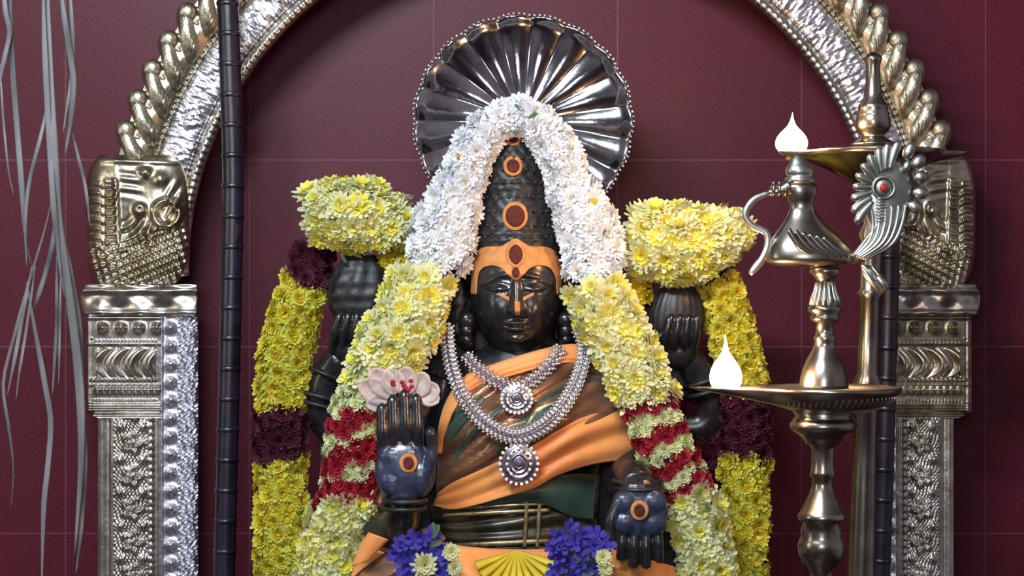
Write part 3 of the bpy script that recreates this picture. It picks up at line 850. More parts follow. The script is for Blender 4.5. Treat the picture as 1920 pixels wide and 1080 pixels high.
ruled(mb, [(822, 925), (850, 905), (900, 882), (950, 858), (1000, 835), (1050, 806), (1090, 785), (1130, 772), (1165, 768), (1194, 775)],
      [(812, 948), (850, 955), (900, 945), (950, 930), (1000, 915), (1040, 893), (1080, 878), (1120, 868), (1160, 863), (1196, 862)],
      lambda px, py, s, t: cloth_y(px, py, 12+4*math.sin(t*13+s*5)*min(1, .2+s*2)+3*math.sin((py+px*.42)/10)*(1-.5*t)+2*math.sin(px/37)), 110, 40)
mb.build('lower_border', M['orange'], SAREE, solid=.004, label='wide plain orange border')
mb = MB()   # neckline band
ruled(mb, [(862, 722), (880, 700), (930, 682), (985, 664), (1040, 650), (1075, 646), (1100, 650)],
      [(870, 742), (900, 722), (940, 710), (985, 697), (1035, 684), (1075, 680), (1104, 690)],
      lambda px, py, s, t: cloth_y(px, py, 10+4*math.sin(PI*t)+1.5*math.sin(t*12)), 70, 18)
mb.build('neck_border', M['orange'], SAREE, solid=.003)
mb = MB()
ruled(mb, [(850, 728), (832, 765), (822, 810), (820, 850)], [(868, 742), (848, 778), (834, 815), (828, 850)],
      lambda px, py, s, t: cloth_y(px, py, 10+3*math.sin(PI*t)), 30, 8)
mb.build('side_border', M['orange'], SAREE, solid=.003)
mb = MB()   # green woven stripes
for (a, b, w) in (((835, 835), (905, 745), 15), ((852, 862), (940, 765), 10), ((930, 845), (1060, 745), 10), ((1000, 760), (1140, 705), 5)):
    a, b = np.array(a, float), np.array(b, float); mid = (a+b)/2+np.array([-8, -6])
    n_ = np.array([-(b-a)[1], (b-a)[0]]); n_ /= np.linalg.norm(n_)
    ruled(mb, [tuple(a-n_*w*.3), tuple(mid-n_*w), tuple(b-n_*w*.4)], [tuple(a+n_*w*.3), tuple(mid+n_*w), tuple(b+n_*w*.4)],
          lambda px, py, s, t: cloth_y(px, py, 6.5+fold(px, py)), 50, 5)
mb.build('green_stripes', M['green'], SAREE, solid=.001)
mb = MB()
for (a, b, w) in (((862, 845), (925, 770), 4), ((905, 850), (985, 790), 5), ((985, 800), (1045, 752), 4)):
    a, b = np.array(a, float), np.array(b, float); mid = (a+b)/2+np.array([-6, -8])
    n_ = np.array([-(b-a)[1], (b-a)[0]]); n_ /= np.linalg.norm(n_)
    ruled(mb, [tuple(a-n_*w*.3), tuple(mid-n_*w), tuple(b-n_*w*.4)], [tuple(a+n_*w*.3), tuple(mid+n_*w), tuple(b+n_*w*.4)],
          lambda px, py, s, t: cloth_y(px, py, 7+fold(px, py)), 50, 5)
M['gold'] = noisy('gold_thread_and_reflection', (.22, .17, .08), (.5, .42, .24), rough=.42, metal=.8, scale=60, bump=.2)  # shared by the saree stripes and the sash's painted reflections
mb.build('gold_stripes', M['gold'], SAREE, solid=.001)
# waist sash
SASH = thing('waist_sash', P(960, 1030, -.1), 'dark green pleated sash with painted gold reflections around the idol waist', 'sash')
mb = MB()
def sash_y(px, py, off): 
    u = min(abs(px-968)/172, .97); return -(98*math.sqrt(1-u*u)+off)*S
ruled(mb, [(805, 950), (860, 948), (930, 925), (1000, 900), (1060, 888), (1126, 890)], [(815, 1016), (860, 1026), (930, 1034), (1000, 1036), (1060, 1032), (1118, 1010)],
      lambda px, py, s, t: sash_y(px, py, 3*math.sin(t*26)+2*math.sin(t*9+s*3)), 70, 60)
mb.build('pleated_cloth', M['zari'], SASH, solid=.003)
mb = MB()
for (t0, t1) in ((944, 949), (955, 963), (1012, 1022)):
    ruled(mb, [(830, t0+8), (900, t0+4), (980, t0), (1030, t0-2)], [(830, t1+8), (900, t1+4), (980, t1), (1030, t1-2)],
          lambda px, py, s, t: sash_y(px, py, 6+2*math.sin(PI*t)), 40, 5)
for x in (984, 1008):
    ruled(mb, [(x, 940), (x-4, 1026)], [(x+8, 940), (x+3, 1026)], lambda px, py, s, t: sash_y(px, py, 6.5+2*math.sin(PI*t)), 40, 5)
mb.build('reflection_bands', M['gold'], SASH, solid=.002)  # gold strips stand in for soft reflections on the sash
mb = MB()
ruled(mb, [(905, 930), (960, 915), (1020, 902), (1070, 895), (1118, 905)], [(905, 950), (960, 940), (1020, 945), (1070, 968), (1112, 975)],
      lambda px, py, s, t: sash_y(px, py, 9+8*math.sin(PI*s)*math.sin(PI*t)), 40, 16)
mb.build('green_tuck', M['green'], SASH, solid=.003)
# skirt over folded legs
SK = thing('silk_skirt', P(960, 1250, -.15), 'orange silk skirt with yellow pleated fan spread over the idol lap', 'skirt')
def lap_y(px, py, off=0):
    u = (px-965)/360; v = min(1, max(0, (1230-py)/235)); w = math.sqrt(max(0, 1-min(1, v)**2))
    return -.085-(165*w*math.sqrt(max(.02, 1-abs(u)**2.5))+off)*S
mb = MB()
ruled(mb, [(664, 1060), (700, 1022), (790, 1010), (860, 1024), (940, 1030), (1030, 1030), (1100, 1018), (1180, 1040), (1262, 1062)],
      [(620, 1250), (700, 1250), (790, 1250), (860, 1250), (940, 1250), (1030, 1250), (1100, 1250), (1180, 1250), (1320, 1250)],
      lambda px, py, s, t: lap_y(px, py, 5*math.sin((px-965)/13+math.copysign(1, px-965)*py/30)*(1-t*.3)), 150, 40)
mb.build('skirt_cloth', M['orange'], SK, solid=.003)
mb = MB()
ruled(mb, [(664, 1080), (700, 1052), (750, 1016), (786, 994), (812, 985)], [(700, 1100), (730, 1082), (775, 1052), (810, 1026), (836, 1010)],
      lambda px, py, s, t: min(lap_y(px, py, 14), -.13-.05*(1-s)), 40, 12)
mb.build('copper_fold', M['copper'], SK, solid=.003)
mb = MB()
ruled(mb, [(660, 1062), (676, 1020), (692, 998)], [(690, 1052), (712, 1028), (728, 1012)], lambda px, py, s, t: -.2-.006*math.sin(PI*t), 20, 8)
mb.build('orange_fold', M['orange'], SK, solid=.003)
mb = MB()   # yellow pleated fan
for i in range(11):
    a = PI*(.08+.84*i/10); a1 = PI*(.08+.84*(i+.9)/10)
    c = np.array([968, 1032.]); L_ = 78
    if i < 10:
        ruled(mb, [tuple(c), (c[0]+math.cos(a)*L_*1.05, c[1]+math.sin(a)*L_)], [tuple(c+[.5, 0]), (c[0]+math.cos(a1)*L_*1.05, c[1]+math.sin(a1)*L_)],
              lambda px, py, s, t: lap_y(px, py, 12+5*math.sin(PI*t)*s*1.5), 14, 5)
mb.build('pleated_fan', M['yellowcloth'], SK, solid=.002)

# ------------------------------------------------------------------ necklaces
def link_mesh(w):
    mb = MB()
    for sx_ in (-1, 1):
        for sg in (-1, 0, 1):
            c_ = (sx_*w*.24, sg*w*.50+sx_*w*.12, 0)
            mb.ell(c_, (w*.27, w*.25, w*.20), 6, 9, mat=0)
            for i in range(5):
                a = 2*PI*i/5+sg; mb.ell((c_[0]+w*.22*math.cos(a), c_[1]+w*.22*math.sin(a), w*.06), w*.085, 4, 6, mat=0)
            mb.ell((c_[0], c_[1], w*.17), (w*.13, w*.12, w*.09), 5, 7, mat=1 if (sg+sx_) % 2 else 2)
    mb.ell((0, w*.92, 0), (w*.13, w*.16, w*.13), 5, 7, mat=0)
    mb.ell((0, -w*.92, 0), (w*.16, w*.20, w*.15), 5, 7, mat=0)
    return mb.mesh('necklace_link', [M['jewel'], M['gem_dark'], M['gem']])
def necklace(label, pts, n, w, yfun, pend):
    T = thing('silver_necklace', P(pend[0], pend[1], yfun(pend[0], pend[1])), label, 'necklace')
    lm_ = link_mesh(w*S); q, L = smooth_path(pts, n)
    tn = np.gradient(q, axis=0)
    for i in range(n):
        px, py = q[i][:2]; y = yfun(px, py); t = Vector((tn[i][0], 0, -tn[i][1])).normalized()
        nrm = Vector((.55*(px-975)/130, -1, 0)).normalized(); t = (t-nrm*t.dot(nrm)).normalized()
        up = nrm.cross(t); m3 = Matrix((t, up, nrm)).transposed()
        inst(lm_, 'necklace_link', T, P(px, py, y), m3)
    cx, cy, rx, ry = pend; y0 = yfun(cx, cy)-.006
    mb = MB()
    def pf(i, j):
        qq = i/12; a = 2*PI*j/48; tear = 1-.25*max(0, math.sin(a))**2*1
        h = 7*math.cos(qq*PI/2)**.5+2.2*math.cos(qq*26)
        return P(cx+rx*qq*math.cos(a)*(1-.30*max(0, math.sin(-a))**3), cy-ry*.0+ry*qq*math.sin(-a)*-1*(1.0 if math.sin(a) > 0 else 1.1), y0-h*S)
    mb.grid(pf, 13, 48, cv=True)
    pen = mb.build('pendant', M['jewel'], T, solid=.003)
    mb = MB()
    for i in range(22):
        a = 2*PI*i/22; mb.ell(P(cx+rx*1.05*math.cos(a), cy+ry*1.07*math.sin(a), y0-.002), .0036, 5, 7)
    for i in range(14):
        a = 2*PI*i/14; mb.ell(P(cx+rx*.66*math.cos(a), cy+ry*.68*math.sin(a), y0-.007), .0030, 5, 7)
    mb.build('pendant_beads', M['gem'], pen)
    mb = MB(); mb.ell(P(cx, cy-2, y0-.008), (rx*.22*S, .005, ry*.26*S)); mb.build('center_gem', M['gem_dark'], pen)
    return T
necklace('short silver gem collar with small drop pendant high on the idol chest', [(876, 668), (895, 690), (925, 712), (968, 727), (1008, 706), (1035, 678), (1050, 655)], 21, 14.5, lambda px, py: min(cloth_y(px, py, 22), -.1), (969, 748, 27, 25))
necklace('long silver gem necklace with large round pendant low on the chest', [(838, 612), (841, 655), (852, 705), (878, 757), (915, 797), (968, 818), (1020, 797), (1060, 755), (1087, 700), (1096, 650), (1086, 618)], 62, 16, lambda px, py: min(cloth_y(px, py, 26), -.1), (973, 870, 34, 36))

# ------------------------------------------------------------------ garlands
sp_main = {'pale_flower': (29, 31), 'red_flower': (17, 17.5), 'cream_flower': (17, 16)}
# top white garland
garland('flower_garland', 'white chrysanthemum garland draped over the crown of the idol', 'garland',
        [dict(path=[(976, 216, 24, -.07), (932, 228, 28, -.075), (894, 272, 34, -.075), (868, 335, 38, -.07), (846, 395, 52, -.07), (826, 450, 64, -.07), (826, 498, 50, -.07)],
              zones=lambda s, t: 'white_flower', sp={'white_flower': (26, 26)}, thick=.6),
         dict(path=[(960, 216, 24, -.07), (1005, 228, 28, -.075), (1044, 278, 34, -.075), (1064, 342, 36, -.07), (1094, 405, 52, -.07), (1112, 465, 58, -.07), (1112, 514, 52, -.07)],
              zones=lambda s, t: 'white_flower', sp={'white_flower': (26, 26)}, thick=.6)],
        extra=[(990, 222, -.12, 20, .5), (830, 320, -.12, 16, 2.0), (975, 205, -.12, 14, 2.4), (1130, 440, -.12, 12, 1)], discp=.28, seed=4)
def zmain(bands, skew):
    def f(s, t):
        e = s+skew*t
        for a, b, kd in bands:
            if a <= e < b: return kd
        return 'pale_flower'
    return f
bl = [(.455, .48, 'cream_flower'), (.48, .52, 'cream_flower'), (.52, .563, 'red_flower'), (.563, .605, 'cream_flower'), (.605, .65, 'red_flower'), (.65, .685, 'cream_flower'), (.685, .74, 'red_flower')]
# lengths chosen from the path: band section between rows 740 and 940
PL = [(798, 515, 58, -.10), (772, 580, 62, -.12), (735, 650, 66, -.135), (694, 712, 44, -.13), (670, 765, 50, -.12), (661, 830, 52, -.12), (654, 900, 50, -.12), (638, 965, 54, -.12), (622, 1040, 58, -.12), (616, 1120, 60, -.12), (606, 1230, 60, -.12)]
PR = [(1112, 535, 54, -.10), (1140, 590, 56, -.13), (1175, 660, 58, -.14), (1203, 720, 52, -.14), (1222, 775, 52, -.13), (1242, 830, 54, -.13), (1270, 890, 54, -.13), (1299, 950, 50, -.13), (1318, 1020, 50, -.13), (1326, 1100, 52, -.13), (1322, 1230, 52, -.13)]
def rowzones(path, rows, skew):
    q, L = smooth_path(path, 400); rowy = q[:, 1]
    bands = []
    for (y0, y1, kd) in rows:
        bands.append((float(np.interp(y0, rowy, np.linspace(0, 1, 400))), float(np.interp(y1, rowy, np.linspace(0, 1, 400))), kd))
    return zmain(bands, skew)
zl = rowzones(PL, [(722, 770, 'cream_flower'), (766, 804, 'red_flower'), (804, 836, 'cream_flower'), (836, 876, 'red_flower'), (876, 895, 'cream_flower'), (895, 936, 'red_flower')], -.028)
zr = rowzones(PR, [(748, 772, 'red_flower'), (772, 800, 'cream_flower'), (800, 830, 'red_flower'), (830, 858, 'cream_flower'), (858, 884, 'red_flower'), (884, 903, 'cream_flower'), (903, 930, 'red_flower')], .0)
garland('flower_garland', 'long pale yellow garland with crimson bands hanging down both sides of the idol', 'garland',
        [dict(path=PL, zones=zl, sp=sp_main, thick=.5), dict(path=PR, zones=zr, sp=sp_main, thick=.5)],
        extra=[(757, 605, -.19, 16, .5), (725, 648, -.2, 14, 0), (1330, 960, -.19, 18, 1.9), (612, 1016, -.18, 12, 0), (1237, 712, -.19, 10, 0)], discp=.45, seed=9)
# shoulder clusters
garland('flower_bunch', 'thick pale yellow flower bunch over the left rear hand of the idol', 'flowers',
        [dict(path=[(580, 405, 48, -.02), (625, 402, 62, -.03), (680, 405, 70, -.03), (730, 415, 50, -.03), (765, 418, 36, -.03)], zones=lambda s, t: 'pale_flower', sp={'pale_flower': (27, 30)}, thick=.75),
         dict(path=[(712, 478, 20, -.01), (745, 485, 32, -.01), (785, 500, 26, -.01)], zones=lambda s, t: 'golden_flower', sp={'golden_flower': (19, 15)}, thick=.6)],
        extra=[(690, 370, -.08, 12, 0), (640, 478, -.05, 18, -1)], discp=.6, seed=12)
garland('flower_bunch', 'thick pale yellow flower bunch over the right rear hand, beside the brass lamp', 'flowers',
        [dict(path=[(1175, 435, 44, -.02), (1210, 450, 70, -.03), (1265, 455, 78, -.03), (1320, 452, 66, -.03), (1365, 435, 42, -.03), (1392, 425, 22, -.03)], zones=lambda s, t: 'pale_flower', sp={'pale_flower': (27, 30)}, thick=.7),
         dict(path=[(1175, 515, 20, -.01), (1192, 540, 28, -.01), (1200, 572, 22, -.01)], zones=lambda s, t: 'golden_flower', sp={'golden_flower': (19, 15)}, thick=.6)],
        extra=[(1270, 505, -.09, 10, 0), (1330, 480, -.09, 9, .4)], discp=.5, seed=15)
# outer yellow garlands
sp_y = {'yellow_flower': (23, 20), 'maroon_flower': (22, 21)}
OL = [(590, 470, 34, .02), (578, 510, 38, .01), (560, 560, 44, 0), (543, 630, 48, 0), (530, 700, 50, 0), (525, 770, 50, 0), (527, 860, 48, 0), (527, 960, 48, 0), (525, 1080, 46, 0), (525, 1230, 46, 0)]
OR = [(1322, 490, 28, .02), (1350, 530, 36, .01), (1362, 580, 42, 0), (1378, 650, 46, 0), (1392, 720, 48, 0), (1395, 800, 48, 0), (1396, 870, 46, 0), (1395, 960, 45, 0), (1393, 1080, 44, 0), (1393, 1230, 44, 0)]
def zo(path, rows):
    g = rowzones(path, rows, 0)
    return lambda s, t: ('yellow_flower' if g(s, t) == 'pale_flower' else g(s, t))
garland('flower_garland', 'outer yellow garland with maroon sections hanging left of the idol', 'garland',
        [dict(path=OL, zones=zo(OL, [(460, 528, 'maroon_flower'), (770, 856, 'maroon_flower')]), sp=sp_y, thick=.45)], group=None, discp=.35, seed=21)
garland('flower_garland', 'outer yellow garland with maroon section hanging right, behind the lamp flame', 'garland',
        [dict(path=OR, zones=zo(OR, [(480, 522, 'maroon_flower'), (738, 858, 'maroon_flower')]), sp=sp_y, thick=.45),
         dict(path=[(1300, 745, 25, .02), (1310, 790, 34, .02), (1330, 860, 28, .02)], zones=lambda s, t: 'maroon_flower', sp=sp_y, thick=.4)], discp=.35, seed=22)
# pale petals above the raised hand
T = thing('lotus_flower', P(750, 740, -.21), 'pale pink lotus tucked behind the fingertips of the raised hand', 'flower')
rnd = random.Random(5)
for (px, py, ang, L, w) in ((735, 745, 2.75, 62, 50), (740, 742, 2.3, 62, 48), (745, 738, 1.9, 46, 44), (758, 738, 1.45, 48, 44), (772, 740, .95, 46, 44), (782, 742, .35, 42, 42), (788, 738, -.35, 36, 34), (730, 752, 3.3, 40, 34)):
    mb = MB()
    d = Vector((math.cos(ang), -.25, math.sin(ang)))
    def f(i, j):
        t = i/9; w_ = w*math.sin(PI*min(1, .12+.84*t))**.7; q = j/6-.5
        side = d.cross(Vector((0, -1, 0))).normalized()
        return P(px, py, -.205)+d*(L*t*S)+side*(q*w_*S)+Vector((0, (.35*abs(q)-.2)*-w_*S*.8, 0))
    mb.grid(f, 10, 7); mb.build('petal', M['pink'], T, solid=.0015)
mb = MB()
for i in range(9):
    mb.ell(P(742+rnd.uniform(-6, 32), 722+rnd.uniform(-10, 10), -.238), (.005, .003, .004), 5, 7)
mb.build('red_stamens', M['red'], T, label='small crimson petals at the fingertips')

# blue flower posies
def posy(label, cx, cy, pos, pales, leaves, seed, y=-.26):
    rnd = random.Random(seed); T = thing('blue_flower_posy', P(cx, cy+30, y), label, 'flowers')
    for (x, yy, r) in pos: put_flower('blue_flower', T, P(x, yy, y-rnd.uniform(0, .02)), Vector((rnd.uniform(-.5, .5), -1, rnd.uniform(-.2, .6))), r*S, rnd)
    for (x, yy, r) in pales: put_flower('cream_flower', T, P(x, yy, y-.025), Vector((rnd.uniform(-.3, .3), -1, .1)), r*S, rnd)
    for (x, yy, r, a) in leaves:
        inst(LEAFM, 'leaf', T, P(x, yy, y-.012), Vector((0, -1, .2)).to_track_quat('Z', 'Y').to_matrix() @ Matrix.Rotation(a, 3, 'Z'), r*S)
    mb = MB(); mb.ell(P(cx, cy+12, y+.03), (.045, .03, .05)); mb.build('posy_base', M['leaf'], T)
def scatter(seed, cx, cy, rx, ry, n, r):
    g = random.Random(seed); out = []
    for _ in range(900):
        x, y = g.uniform(-1, 1), g.uniform(-1, 1)
        if x*x+y*y > 1: continue
        x, y = cx+x*rx, cy+y*ry
        if all((x-a)**2+(y-b)**2 > (r*.95)**2 for a, b, _ in out): out.append((x, y, r*g.uniform(.85, 1.15)))
        if len(out) >= n: break
    return out
posy('posy of blue flowers with leaves on the skirt below the raised hand', 800, 1050, scatter(1, 798, 1052, 58, 50, 18, 19), [(795, 1060, 24), (845, 1035, 18), (852, 1065, 16)],
     [(812, 1010, 26, 1.2), (805, 1025, 24, .4), (830, 1060, 26, -1), (780, 1090, 26, 2), (818, 1000, 20, 1.9)], 31)
posy('posy of blue flowers with leaves on the skirt beside the lowered hand', 1085, 1045, scatter(2, 1085, 1042, 52, 54, 18, 19), [(1130, 1045, 17), (1134, 1066, 15)],
     [(1080, 1055, 28, .8), (1095, 1060, 28, 2.2), (1070, 1070, 26, -.6), (1100, 1042, 22, 1.5), (1085, 1075, 26, 0)], 32)

# ------------------------------------------------------------------ oil lamps
def emis(name, c, s):
    m, n, l, b = mat(name); b.inputs['Base Color'].default_value = (*c, 1)
    b.inputs['Emission Color'].default_value = (*c, 1); b.inputs['Emission Strength'].default_value = s
    return m
M['flame'] = emis('flame', (1, .80, .50), 14)
M['flame_out'] = emis('flame_edge', (1, .36, .08), 3.0)
M['wick'] = noisy('charred_wick', (.02, .015, .01), (.3, .22, .12), rough=.9, scale=80, bump=0)
def flame(T, px, py, y, w, h, tip, power):
    mb = MB(); prof = []
    for i in range(24):
        t = i/23; r = w*interp(t, [0, .04, .12, .25, .38, .5, .6, .7, .8, .9, 1], [.45, .72, .93, 1, .9, .68, .42, .22, .12, .05, .01])
        prof.append((px+tip*t*t, py-h*t, max(r, .3)))
    mb.lathe(prof, y, 20); mb.build('flame', M['flame'], T)
    mb = MB(); mb.tube([P(px-8, py+12, y), P(px-2, py+6, y), P(px, py-6, y)], .0035, 8); mb.build('wick', M['wick'], T)
    L = bpy.data.lights.new('flame_light', 'POINT'); L.energy = power; L.color = (1, .50, .22); L.shadow_soft_size = .02
    o = bpy.data.objects.new('flame_light', L); COL.objects.link(o); o.parent = T; o.location = P(px, py-h*.4, y-.05)-wloc(T)
# front lamp
LY = -.6
xl = lambda py: 1548-8*(py-500)/580
LF = thing('oil_lamp', (P(1540, 0, LY).x, LY, 0), 'tall brass oil lamp topped by a peacock, burning at its long spout', 'oil lamp')
prof = [(500, 3), (502, 26), (510, 30), (520, 20), (528, 15), (545, 17), (560, 22), (572, 25), (574, 31), (582, 33), (590, 24), (594, 28), (602, 26), (606, 16), (628, 17), (634, 22), (640, 18), (655, 22), (672, 32), (690, 40), (706, 44), (722, 46), (728, 46)]
mb = MB(); mb.lathe([(xl(a), a, b) for a, b in prof], LY, 48)
mb.build('upper_stem', M['lamp'], LF)
mb = MB()   # engraved petals on the small vase of the stem
for i in range(14):
    a = 2*PI*i/14
    pts = [P(xl(p_), p_, LY)+Vector((math.cos(a)*r*K(LY), math.sin(a)*r*K(LY), 0)) for p_, r in ((530, 17), (545, 19), (560, 24), (572, 27))]
    mb.tube(pts, [.002, .003, .004, .003], 6)
mb.build('petal_ribs', M['lamp_silver'], LF)
# bowl with one long spout
mb = MB()
nb = 96
def spout(a):
    # a=pi is the left side
    d = (a-PI); 
    return 1+.98*math.exp(-abs(d/.24)**1.7)
def bowl_r(row, a): return row*(1 if row < 60 else spout(a) if row > 100 else 1+(spout(a)-1)*(row-60)/40)
bp_ = [(776, 40), (773, 64), (769, 84), (760, 102), (748, 118), (734, 130), (726, 134), (725, 128), (731, 118), (738, 104), (744, 80), (746, 46), (746, 4)]
def bf(i, j):
    py, r = bp_[i]; a = 2*PI*j/nb; rr = bowl_r(r, a)
    lift = -0*(spout(a)-1)
    sp = spout(a)-1; pyy = py+(726-py)*.65*sp
    c = P(1556, pyy, LY); kk = K(LY); wv = (1-.25*sp)
    return c+Vector((math.cos(a)*rr*kk, math.sin(a)*rr*kk*(1 if r < 60 else 1), 0))
mb.grid(bf, len(bp_), nb, cv=True, capu=True)
BOWL = mb.build('oil_bowl', M['lamp'], LF)
mb = MB()
for j in range(64):
    a = 2*PI*j/64
    if spout(a) > 1.05: continue
    c = P(1556, 745, LY); rr = 119*K(LY); v = Vector((math.cos(a)*rr, math.sin(a)*rr, 0))
    mb.tube([c+v*1.035+Vector((0, 0, .006)), c+v*1.0+Vector((.004, 0, -.001)), c+v*.94+Vector((0, 0, -.010))], .0014, 6)
mb.build('engraved_band', M['lamp_silver'], BOWL)
prof = [(764, 40), (772, 58), (780, 52), (787, 58), (796, 64), (806, 60), (812, 50), (818, 42), (824, 36), (830, 34), (836, 24), (842, 22), (870, 21), (884, 23), (892, 25), (897, 19), (910, 20), (925, 24), (940, 32), (952, 36), (960, 42), (968, 46), (974, 44), (980, 34), (996, 40), (1004, 38), (1012, 42), (1024, 45), (1040, 42), (1056, 34), (1066, 24), (1080, 20), (1100, 26), (1130, 36), (1160, 26), (1300, 24), (1320, 40), (1340, 26), (1700, 28), (1760, 60), (1900, 80)]
prof = [(a, b) for a, b in prof if P(0, a, LY).z > .22]
mb = MB(); mb.lathe([(xl(a), a, b) for a, b in prof], LY, 48)
mb.build('lower_stem', M['lamp'], LF)
zb = P(0, prof[-1][0], LY).z; cxl = P(xl(prof[-1][0]), 0, LY).x
mb = MB(); rings = []
for (z, r) in ((zb, .025), (.2, .05), (.15, .11), (.08, .12), (.06, .15), (.0, .17)):
    rings.append([Vector((cxl+r*math.cos(2*PI*j/48), LY+r*math.sin(2*PI*j/48), z)) for j in range(48)])
mb.grid(lambda i, j: rings[i][j], len(rings), 48, cv=True, capu=True); mb.build('lamp_base', M['lamp'], LF)
flame(LF, 1361, 733, LY-.0, 31, 106, -1, 7.0)
# peacock finial
PE = LF
mb = MB(); prof = [(1521, 502, 10), (1520, 498, 60), (1520, 492, 82), (1519, 486, 84), (1519, 478, 83), (1517, 464, 78), (1514, 448, 68), (1511, 432, 54), (1508, 416, 39), (1505, 400, 27), (1504, 386, 21), (1503, 376, 25), (1503, 364, 29), (1502, 352, 30), (1501, 344, 27)]
mb.lathe(prof, LY, 48, sq=.62); mb.build('bird_body', M['lamp'], LF)
mb = MB(); mb.lathe([(1501, 345, 24), (1501, 341, 29), (1500, 335, 28), (1500, 331, 23), (1500, 327, 26), (1499, 320, 27), (1498, 312, 23), (1497, 305, 17), (1496, 299, 15), (1496, 294, 9), (1496, 288, 6)], LY, 36, sq=.8)
mb.build('bird_head', M['lamp_silver'], LF)
mb = MB()
q, _ = smooth_path([(1480, 350, 15), (1462, 358, 10), (1445, 361, 8), (1440, 363, 6)], 16); mb.tube([P(a, b, LY-.005) for a, b, c in q], [c*S*.83 for a, b, c in q], 14)
for x in (1472, 1460, 1449): mb.ell(P(x, 356, LY-.005), (.004, .012, .012), 6, 12)
mb.build('bird_beak', M['lamp'], LF)
mb = MB()
q, _ = smooth_path([(1440, 362, 5), (1412, 376, 7), (1397, 402, 6), (1412, 424, 6), (1436, 436, 7), (1440, 458, 7), (1430, 484, 7), (1418, 500, 8), (1406, 514, 5)], 40)
mb.tube([P(a, b, LY-.008) for a, b, c in q], [c*S*.83 for a, b, c in q], 10, flat=.5); mb.build('beak_garland', M['lamp_silver'], LF)
mb = MB()   # folded wing relief
for kx in range(6):
    q, _ = smooth_path([(1478+kx*13, 430+kx*3, 5), (1500+kx*14, 462+kx*1.5, 6), (1530+kx*12, 480, 4)], 14)
    mb.tube([P(a, b, LY-.040) for a, b, c in q], [c*S*.83 for a, b, c in q], 8, flat=.7)
mb.build('wing', M['lamp'], LF)
# tail fan
TY = LY-.01
mb = MB()
OUT = [(1590, 486), (1612, 478), (1622, 455), (1625, 425), (1618, 400), (1612, 370), (1614, 345), (1622, 322), (1636, 302), (1655, 294), (1675, 292), (1695, 300), (1708, 320), (1714, 345), (1712, 375), (1700, 410), (1682, 445), (1655, 472), (1622, 490), (1596, 494)]
q, _ = smooth_path(OUT+[OUT[0]], 80); cen = (1660, 400)
n = len(q)-1
def tf(i, j):
    t = i/8; a = q[j]; x = cen[0]+(a[0]-cen[0])*t; y = cen[1]+(a[1]-cen[1])*t
    return P(x, y, TY-.016*math.sqrt(max(0, 1-t*t)))
mb.grid(tf, 9, n, cv=True)
def tb_(i, j):
    t = i/3; a = q[j]; x = cen[0]+(a[0]-cen[0])*t; y = cen[1]+(a[1]-cen[1])*t
    return P(x, y, TY+.012*math.sqrt(max(0, 1-t*t)))
mb.grid(tb_, 4, n, cv=True)
TAIL = mb.build('tail_fan', M['lamp_silver'], LF)
tips = [(1604, 420), (1597, 398), (1596, 374), (1599, 350), (1605, 327), (1616, 306), (1630, 288), (1648, 276), (1666, 268), (1686, 264)]
for i, (x, y) in enumerate(tips):
    mb = MB(); cx, cy = 1657, 352; ax, ay = cx+(x-cx)*.38, cy+(y-cy)*.38
    qq, _ = smooth_path([(ax, ay, 4), ((ax*.5+x*.5)-2, ay*.5+y*.5, 7.5), (x, y, 8)], 12)
    mb.tube([P(a, b, TY-.016) for a, b, c in qq], [c*S*.83*(1 if k_ < 10 else (.8, .35)[k_-10]) for k_, (a, b, c) in enumerate(qq)], 12, flat=.7)
    mb.build('feather', M['lamp_silver'], TAIL)
for (x, y, rx, ry, an) in ((1705, 283, 11, 19, -.45), (1722, 304, 12, 17, -.7), (1726, 332, 12, 14, -1.2), (1726, 362, 12, 15, -1.6), (1715, 388, 12, 14, -2.0), (1700, 312, 9, 14, -.5)):
    mb = MB(); mb.ell(P(x, y, TY-.010), (rx*.00083, .008, ry*.00083), 10, 14, rot=Matrix.Rotation(-an, 3, 'Y')); mb.build('feather_lobe', M['lamp_silver'], TAIL)
mb = MB()
for kx in range(6):
    qq, _ = smooth_path([(1634+kx*13, 392-kx*2, 2.5), (1637+kx*10.5, 425, 3.6), (1628+kx*8.5, 455+kx*.8, 3.6), (1602+kx*4, 480+kx*1.5, 2)], 20)
    mb.tube([P(a, b, TY-.017+.002*abs(kx-2.5)) for a, b, c in qq], [c*S for a, b, c in qq], 8)
for y in range(372, 420, 6): mb.ell(P(1651, y, TY-.018), (.008, .004, .0018), 5, 8)
mb.build('tail_ribs', M['lamp_silver'], TAIL)
mb = MB()
def ringv(mb, c, r, tr, n=30, m=8):
    def f(i, j):
        a = 2*PI*i/n; b = 2*PI*j/m; rr = r+tr*math.cos(b); return Vector(c)+Vector((rr*math.cos(a), tr*math.sin(b), rr*math.sin(a)))
    mb.grid(f, n, m, cu=True, cv=True)
ringv(mb, P(1657, 352, TY-.018), .0165, .0028); mb.ell(P(1657, 352, TY-.014), (.015, .005, .015)); mb.build('medallion', M['lamp_silver'], TAIL)
mb = MB(); mb.ell(P(1657, 352, TY-.021), (.0065, .003, .0065)); mb.build('red_dot', M['red_dot'], TAIL)
mb = MB()
for (a, b, r1, r2, an) in ((1640, 522, 15, 33, -.75), (1630, 512, 8, 22, -.75), (1654, 530, 9, 16, -.7)):
    mb.ell(P(a, b, TY-.004-.004*(r1 < 12)), (r1*.00083, .007, r2*.00083), 12, 14, rot=Matrix.Rotation(an, 3, 'Y'))
for kx in (-7, 0, 7):
    mb.tube([P(1628+kx, 505-kx*.7, TY-.013), P(1656+kx, 540-kx*.7, TY-.012)], .0018, 6)
mb.build('tail_leaf', M['lamp_silver'], LF)
